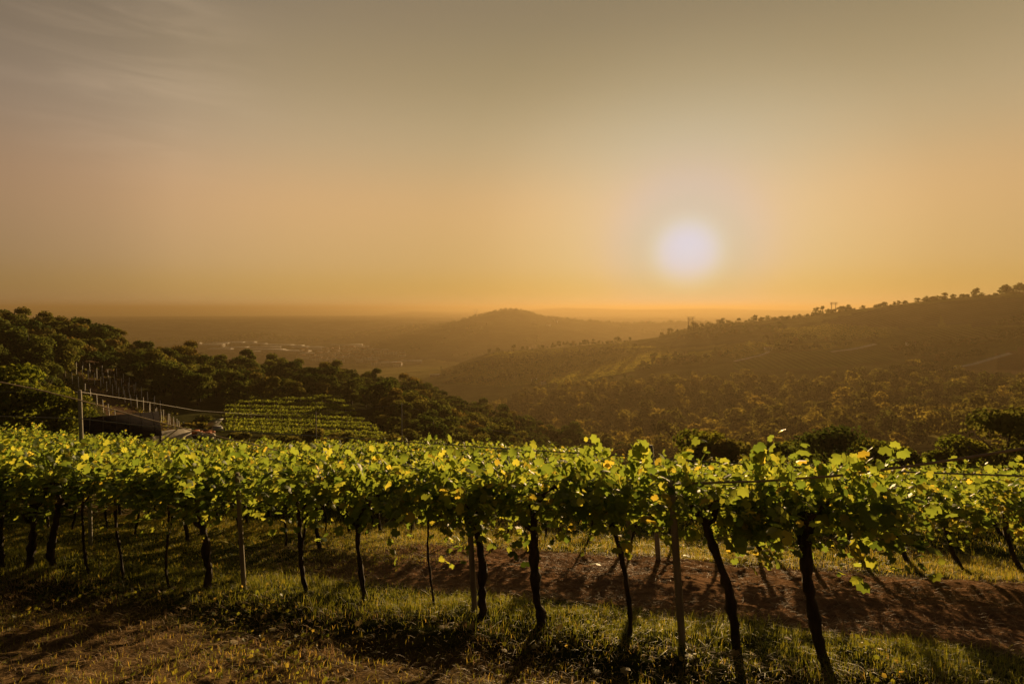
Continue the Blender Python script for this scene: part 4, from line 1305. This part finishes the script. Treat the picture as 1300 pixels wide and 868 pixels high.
for i, (px, rr, sc_) in enumerate(BPOS):
    p = at_r(px, rr)
    if px == 690:
        lab, grp = 'yellow leafed bush showing above the vines in the middle', None
    elif px < 270:
        lab, grp = 'low bush beside the plot of bare stakes on the left', 'bushes beside the plot of stakes'
    elif rr < 76 and px < 560:
        lab, grp = 'olive green bush in the belt below the terraced vine plot', 'bushes below the terraced plot'
    else:
        lab, grp = 'bush on the falling ground between the vines and the dark wood', 'bushes between vines and wood'
    put_tree(BUSH[i % 3], (p[0], p[1], p[2] - .1), sc_, g.uniform(0, 6), lab, grp, 'bush', 'bush')

# ------------------------------------------------------------------ plot of young vines on stakes (left)
SROWS = [((97, 466), (236, 548), 19), ((106, 461), (233, 545), 16), ((113, 459), (204, 514), 12), ((125, 455), (196, 507), 10), ((92, 478), (186, 566), 13)]
mb = MB(); mb.tube([(0, 0, -.3), (0, 0, 1), (0, 0, 2.3)], [.065, .06, .055], 6)
stake_me = mb.mesh('stake', M['pale_stake'])
g = np.random.default_rng(91)
young = []
for (a, b_, n) in SROWS:
    for k in range(n):
        q = k / (n - 1)
        px = a[0] + (b_[0] - a[0]) * q; py = a[1] + (b_[1] - a[1]) * q
        p = hit(px, py + 9, 45, 230)
        o = obj('stake', stake_me, loc=p); o.rotation_euler = (g.normal(0, .03), g.normal(0, .03), 0); o.scale = (1, 1, g.uniform(.9, 1.1))
        tag(o, 'pale thin stake in the plot of young vines on the left slope', 'stake', 'stakes of the young vine plot')
        young.append(p)
PP = []
for p in young:
    for _ in range(26):
        PP.append(p + np.array([g.normal(0, 1.0), g.normal(0, 1.6), abs(g.normal(.3, .25))]))
PP = np.array(PP); PP[:, 2] = H(PP[:, 0], PP[:, 1]) + np.abs(g.normal(.25, .25, len(PP)))
v, f, ti = scatter(CL, CF, PP, g.normal(0, .6, (len(PP), 3)) + np.array([0, 0, 1]), g.uniform(.25, .5, len(PP)), g)
tag(obj('weeds', np_mesh('weeds', v, f, None, M['bush_leaf'], False, {'tint': ti})), 'low weeds and young vine shoots among the bare stakes', 'weeds', kind='stuff')

# ------------------------------------------------------------------ terraced vine plot (centre left)
c0, c1 = at_r(284, 88), at_r(500, 84)
d0, d1 = at_r(286, 152), at_r(430, 153)
NR = 10
pm = MB(); pm.tube([(0, 0, -.3), (0, 0, 1.0), (0, 0, 2.0)], [.07, .065, .06], 6)
post_me = pm.mesh('post', M['stake'])
for k in range(NR):
    q = k / (NR - 1)
    a = c0 + (d0 - c0) * q; b_ = c1 + (d1 - c1) * q
    n = int(np.linalg.norm((b_ - a)[:2]) * 85)
    w = g.random(n)
    x = a[0] + (b_[0] - a[0]) * w + g.normal(0, .30, n); y = a[1] + (b_[1] - a[1]) * w + g.normal(0, .75, n)
    zz = H(x, y) + 1.45 + np.abs(g.normal(0, .22, n))
    m0 = (a + b_) / 2; m0[2] = Hs(m0[0], m0[1])
    P = np.stack([x, y, zz], 1) - m0
    v, f, ti = scatter(CL, CF, P, g.normal(0, .6, (n, 3)) + np.array([0, -.3, .8]), g.uniform(.18, .32, n), g, np.clip(g.normal(.5, .22, n), 0, 1))
    e = empty('vine_row', m0)
    tag(e, 'row of trained vines on the terraced plot below the wood' if 0 < k < NR - 1 else ('lowest and nearest vine row of the terraced plot' if k == 0 else 'topmost vine row of the terraced plot against the wood'), 'vine row', 'vine rows of the terraced plot')
    obj('foliage', np_mesh('foliage', v, f, None, M['plot_leaf'], False, {'tint': ti}), e)
    npo = 12 if k < 3 else 9
    for j in range(npo):
        w = (j + .5) / npo
        p = a + (b_ - a) * w
        obj('post', post_me, e, (p[0] - m0[0], p[1] - m0[1], Hs(p[0], p[1]) - m0[2]))

# ------------------------------------------------------------------ shed, wall, heap
p = at_r(150, 50)
zr_lo = pdir(150, 556); zr_lo = zr_lo[2] / math.hypot(zr_lo[0], zr_lo[1]) * 49.0
zr_hi = pdir(150, 526); zr_hi = zr_hi[2] / math.hypot(zr_hi[0], zr_hi[1]) * 52.0
sh = empty('shed', (p[0], p[1], p[2]))
rz = -math.atan2(p[0], p[1])
sh.rotation_euler = (0, 0, rz)
tag(sh, 'low open shed with a flat dark roof sloping towards the camera, left above the vines', 'shed')
mb = MB(); wd = 4.7
y0_, y1_ = -1.6, 1.7
za, zc = zr_lo - p[2], zr_hi - p[2]
tl = math.atan2(zc - za, y1_ - y0_)
mb.box((0, (y0_ + y1_) / 2, (za + zc) / 2), (wd, math.hypot(y1_ - y0_, zc - za), .06), tilt=tl)
for k in range(6):
    mb.box((-wd / 2 + .4 + k * (wd - .8) / 5, (y0_ + y1_) / 2, (za + zc) / 2 + .05), (.05, math.hypot(y1_ - y0_, zc - za) - .02, .05), tilt=tl)
obj('roof', mb.mesh('roof', M['tarp']), sh)
mb = MB()
mb.box((0, y1_ - .1, (zc - .12) / 2 - .2), (wd - .2, .08, zc + .15))
obj('back_wall', mb.mesh('back_wall', M['shed_wood']), sh)
for sx in (-1, 1):
    mb = MB(); mb.tube([(sx * (wd / 2 - .1), y0_ + .1, -.4), (sx * (wd / 2 - .1), y0_ + .1, za - .02)], .07, 8)
    obj('post', mb.mesh('post', M['shed_wood']), sh)


def poly_block(name, pts, thick, top, m, label, cat):
    """a wall along ground points (world xy), with uneven top"""
    g = np.random.default_rng(4)
    V = []; q = []
    for i, (x, y, zt) in enumerate(pts):
        nx, ny = x / math.hypot(x, y), y / math.hypot(x, y)
        zb = Hs(x, y) - .5
        V += [(x, y, zb), (x, y, zt), (x + nx * thick, y + ny * thick, zt + .02), (x + nx * thick, y + ny * thick, zb)]
    n = len(pts)
    for i in range(n - 1):
        o4 = i * 4; p4 = o4 + 4
        q += [(o4, p4, p4 + 1, o4 + 1), (o4 + 1, p4 + 1, p4 + 2, o4 + 2), (o4 + 2, p4 + 2, p4 + 3, o4 + 3)]
    q += [(0, 1, 2, 3), (n * 4 - 1, n * 4 - 2, n * 4 - 3, n * 4 - 4)]
    return tag(obj(name, np_mesh(name, V, None, q, M[m], False)), label, cat)


def wpt(px, py, rr):
    d = pdir(px, py); h = math.hypot(d[0], d[1])
    return d[0] / h * rr, d[1] / h * rr, d[2] / h * rr


poly_block('retaining_wall', [wpt(181, 550.5, 49), wpt(195, 549.5, 49.5), wpt(205, 548.5, 50), wpt(220, 546.5, 50.6), wpt(232, 545.5, 51.2), wpt(243, 545, 52)], .35, 0, 'pale_wall', 'low pale retaining wall right of the dark shed roof', 'wall')
# heap of odds and ends at the end of the wall
hx, hy, hz_ = wpt(256, 556, 52.5)
zg = Hs(hx, hy)
hp = empty('junk_heap', (hx, hy, zg), -math.atan2(hx, hy))
tag(hp, 'heap of orange sheets, pale sacks and grey sheeting at the end of the pale wall', 'heap')
zt = wpt(256, 550, 52.5)[2] - zg
g = np.random.default_rng(6)
mb = MB()
for k in range(5):
    mb.box((-.55 + .3 * k + g.normal(0, .05), g.normal(0, .15), zt + g.uniform(-.1, .45)), (.7, .5, .14), g.uniform(-.5, .5), tilt=g.uniform(-.5, .5), taper=.9)
obj('orange_sheets', mb.mesh('orange_sheets', M['orange']), hp)
mb = MB()
for k in range(5):
    mb.box((-.1 + .22 * k + g.normal(0, .08), -.35 + g.normal(0, .1), zt - .1 + g.uniform(-.15, .2)), (.5, .4, .28), g.uniform(-.7, .7), tilt=g.uniform(-.3, .3), taper=.6)
obj('pale_sacks', mb.mesh('pale_sacks', M['pale_sack']), hp)
mb = MB()
mb.box((.95, .2, zt + .75), (1.0, 1.3, .05), .35, tilt=-.55); mb.box((1.15, -.1, zt + .35), (.8, .7, .3), .2, taper=.8)
obj('grey_sheeting', mb.mesh('grey_sheeting', M['galv']), hp)
mb = MB()
mb.box((0, .2, zt / 2 - .3), (2.6, 1.2, zt + .3), .1, taper=.75)
obj('dark_base', mb.mesh('dark_base', M['shed_wood']), hp)

# ------------------------------------------------------------------ pale tracks on the right hill
def track(name, pts, w, label):
    P = []
    for (a, b_) in zip(pts[:-1], pts[1:]):
        for q in np.linspace(0, 1, 10, endpoint=False):
            P.append(hit(a[0] + (b_[0] - a[0]) * q, a[1] + (b_[1] - a[1]) * q, 400))
    P.append(hit(*pts[-1], 400)); P = np.array(P)
    for _ in range(3): P[1:-1] = (P[:-2] + 2 * P[1:-1] + P[2:]) / 4
    t = unit(np.gradient(P, axis=0)[:, :2])
    nn = np.stack([-t[:, 1], t[:, 0]], 1)
    V = []
    for side in (-1, 1):
        xy = P[:, :2] + nn * w * .5 * side
        V.append(np.stack([xy[:, 0], xy[:, 1], H(xy[:, 0], xy[:, 1]) + .35], 1))
    V = np.concatenate(V); n = len(P)
    q = [(i, i + 1, n + i + 1, n + i) for i in range(n - 1)]
    tag(obj(name, np_mesh(name, V, None, q, M['track'], True)), kind='structure')


track('track', [(932, 459), (950, 455), (965, 451.5), (974, 448), (976, 444), (980, 442)], 4.5, '')
track('track', [(1055, 447), (1080, 444), (1095, 441), (1112, 437)], 4.5, '')
track('track', [(1195, 470), (1235, 463), (1265, 454), (1283, 449)], 5, '')

# ------------------------------------------------------------------ town and scattered houses
def house_mesh(w, d, h, rh, roof):
    mb = MB()
    mb.box((0, 0, h / 2 - 1), (w, d, h + 2))
    V = [(-w / 2 - .4, -d / 2 - .4, h), (w / 2 + .4, -d / 2 - .4, h), (w / 2 + .4, d / 2 + .4, h), (-w / 2 - .4, d / 2 + .4, h), (-w / 2 - .4, 0, h + rh), (w / 2 + .4, 0, h + rh)]
    mb.add(V, [(0, 4, 3), (1, 2, 5)], [(0, 1, 5, 4), (2, 3, 4, 5), (0, 3, 2, 1)], 1)
    nw = max(2, int(w // 4)) if w < 20 else 0
    for k in range(nw):
        xx = -w / 2 + (k + .5) * w / nw
        for zz in ([1.6, 4.4] if h > 5 else [1.8]):
            mb.box((xx, -d / 2 - .03, zz), (1.1, .1, 1.4), mi=2)
    return mb.mesh('house', mats=[M['plaster'] if w < 20 else M['hall_wall'], M[roof], M['glass']])


HOUSE = [house_mesh(11, 9, 6, 2.2, 'tiles'), house_mesh(14, 10, 6.5, 2.4, 'tiles'), house_mesh(9, 8, 7, 2.0, 'tiles')]
HALL = [house_mesh(48, 22, 8, 1.2, 'hall_roof'), house_mesh(75, 26, 9, 1.2, 'hall_roof'), house_mesh(34, 18, 7, 1.0, 'hall_roof')]
g = np.random.default_rng(101)
TOWN = [(g.uniform(378, 470), 0, g.uniform(445, 460)) for _ in range(52)] + [(g.uniform(425, 462), 0, g.uniform(440, 452)) for _ in range(22)] + [(g.uniform(470, 520), 0, g.uniform(446, 466)) for _ in range(14)]
for i, (px, _, py) in enumerate(TOWN):
    p = hit(px, py, 900)
    o = obj('house', HOUSE[i % 3], loc=p); o.rotation_euler = (0, 0, g.uniform(-.6, .6)); o.scale = [g.uniform(1.1, 1.6)] * 3
    tag(o, 'small pale house with tiled roof in the hazy town below the central hill', 'house', 'houses of the hazy town')
HALLS = [(262, 441, 1), (290, 438, 1), (305, 437, 1), (325, 439, 0), (335, 444, 1), (352, 441, 1), (365, 442, 1), (378, 443, 0), (392, 444, 1), (405, 446, 0), (440, 441, 1), (455, 443, 0), (350, 448, 0), (300, 444, 0), (280, 446, 0), (320, 449, 2),
         (372, 449, 1), (395, 452, 0), (418, 449, 0), (245, 438, 2), (276, 439, 0), (340, 447, 1)]
for i, (px, py, k) in enumerate(HALLS):
    p = hit(px, py, 900)
    o = obj('warehouse', HALL[k], loc=p); o.rotation_euler = (0, 0, g.uniform(-.25, .2)); o.scale = (1.3, 1.5, 1.0)
    tag(o, 'long pale flat warehouse at the edge of the hazy town', 'warehouse', 'warehouses of the hazy town')
LONE = [((483, 447), 0, 'HALL', 'single bright roofed hall alone right of the hazy town'), ((476, 460), 2, 'HALL', 'pale hall at the foot of the central hill, left of the long low ones'),
        ((497, 464), 0, 'HALL', 'long low pale hall at the foot of the central hill'), ((522, 462), 0, 'HALL', 'rightmost long pale hall at the foot of the central hill'),
        ((552, 478), 2, 'HALL', 'small bright roof peeping over the left wood'), ((696, 414), 1, 'HOUSE', 'pale house high on the right shoulder of the central hill'),
        ((706, 409), 0, 'HOUSE', 'pinkish house near the crest of the central hill, above the pale one'), ((678, 484), 0, 'HOUSE', 'pale farmhouse among fields below the bright green field'),
        ((690, 488), 2, 'HOUSE', 'small shed like house right of the farmhouse among fields'), ((1156, 439), 1, 'HOUSE', 'white house between dark trees on the right hill'),
        ((975, 445), 0, 'HOUSE', 'pale house at the end of the track on the right hill'), ((674, 443), 0, 'HOUSE', 'tiny house on the low ridge in front of the central hill')]
for (px, py), k, kind, lab in LONE:
    p = hit(px, py, 420)
    o = obj('house' if kind == 'HOUSE' else 'warehouse', (HOUSE if kind == 'HOUSE' else HALL)[k], loc=p); o.rotation_euler = (0, 0, g.uniform(-.3, .3))
    if kind == 'HOUSE' and py > 436 and px != 674: o.scale = (.55, .55, .55)
    if px == 552: o.scale = (.4, .4, .5)
    tag(o, lab, 'house' if kind == 'HOUSE' else 'warehouse')

# ------------------------------------------------------------------ pylons
def pylon(px, rr, top_py, style, label, th=.3):
    p = at_r(px, rr)
    d = pdir(px, top_py); zt = d[2] / math.hypot(d[0], d[1]) * rr
    h = zt - p[2]
    mb = MB()
    if style == 'portal':
        w = h * .16
        for sx in (-1, 1):
            for sy in (-1, 1):
                mb.tube([(sx * w * 1.5, sy * w * .5, -1), (sx * w * 1.1, sy * w * .2, h * .5), (sx * w * 1.1, 0, h)], th, 4)
            for k in range(7):
                z0 = h * k / 7
                mb.tube([(sx * w * 1.4 - w * .3, 0, z0), (sx * w * 1.1 + w * .2, 0, z0 + h / 7)], th * .6, 4)
        for zz in (.82, 1.0):
            mb.tube([(-w * 2.1, 0, h * zz), (0, 0, h * zz), (w * 2.1, 0, h * zz)], th * .9, 4)
        for k in range(6):
            x0 = -w * 2 + k * w * .7
            mb.tube([(x0, 0, h * .82), (x0 + w * .7, 0, h)], th * .6, 4)
    elif style == 'vee':
        for sx in (-1, 1):
            mb.tube([(0, 0, -1), (sx * h * .16, 0, h * .6), (sx * h * .22, 0, h)], th, 4)
            mb.tube([(sx * h * .3, 0, h * .92), (sx * h * .12, 0, h * .92)], th, 4)
        mb.tube([(-h * .17, 0, h * .62), (h * .17, 0, h * .62)], th * .8, 4)
    else:
        mb.tube([(0, 0, -1), (0, 0, h)], [th * 1.2, th * .7], 5)
        mb.tube([(-h * .1, 0, h * .85), (h * .1, 0, h * .85)], th * .7, 4)
    o = obj('pylon', mb.mesh('pylon', M['pylon']), loc=p); o.rotation_euler = (0, 0, -math.atan2(p[0], p[1]) + .15)
    tag(o, label, 'pylon')


pylon(877, 985, 402.5, 'portal', 'hazy lattice pylon at the foot of the right ridge below the sun', .32)
pylon(1058, 985, 384, 'portal', 'lattice pylon standing on the right hill skyline', .32)
pylon(604, 2570, 392.5, 'vee', 'forked pylon on the left shoulder of the central hill', .7)
pylon(523, 2570, 408, 'mast', 'thin mast on the left end of the central hill', .7)
pylon(514, 2570, 411, 'mast', 'faint shorter mast left of the thin mast', .5)
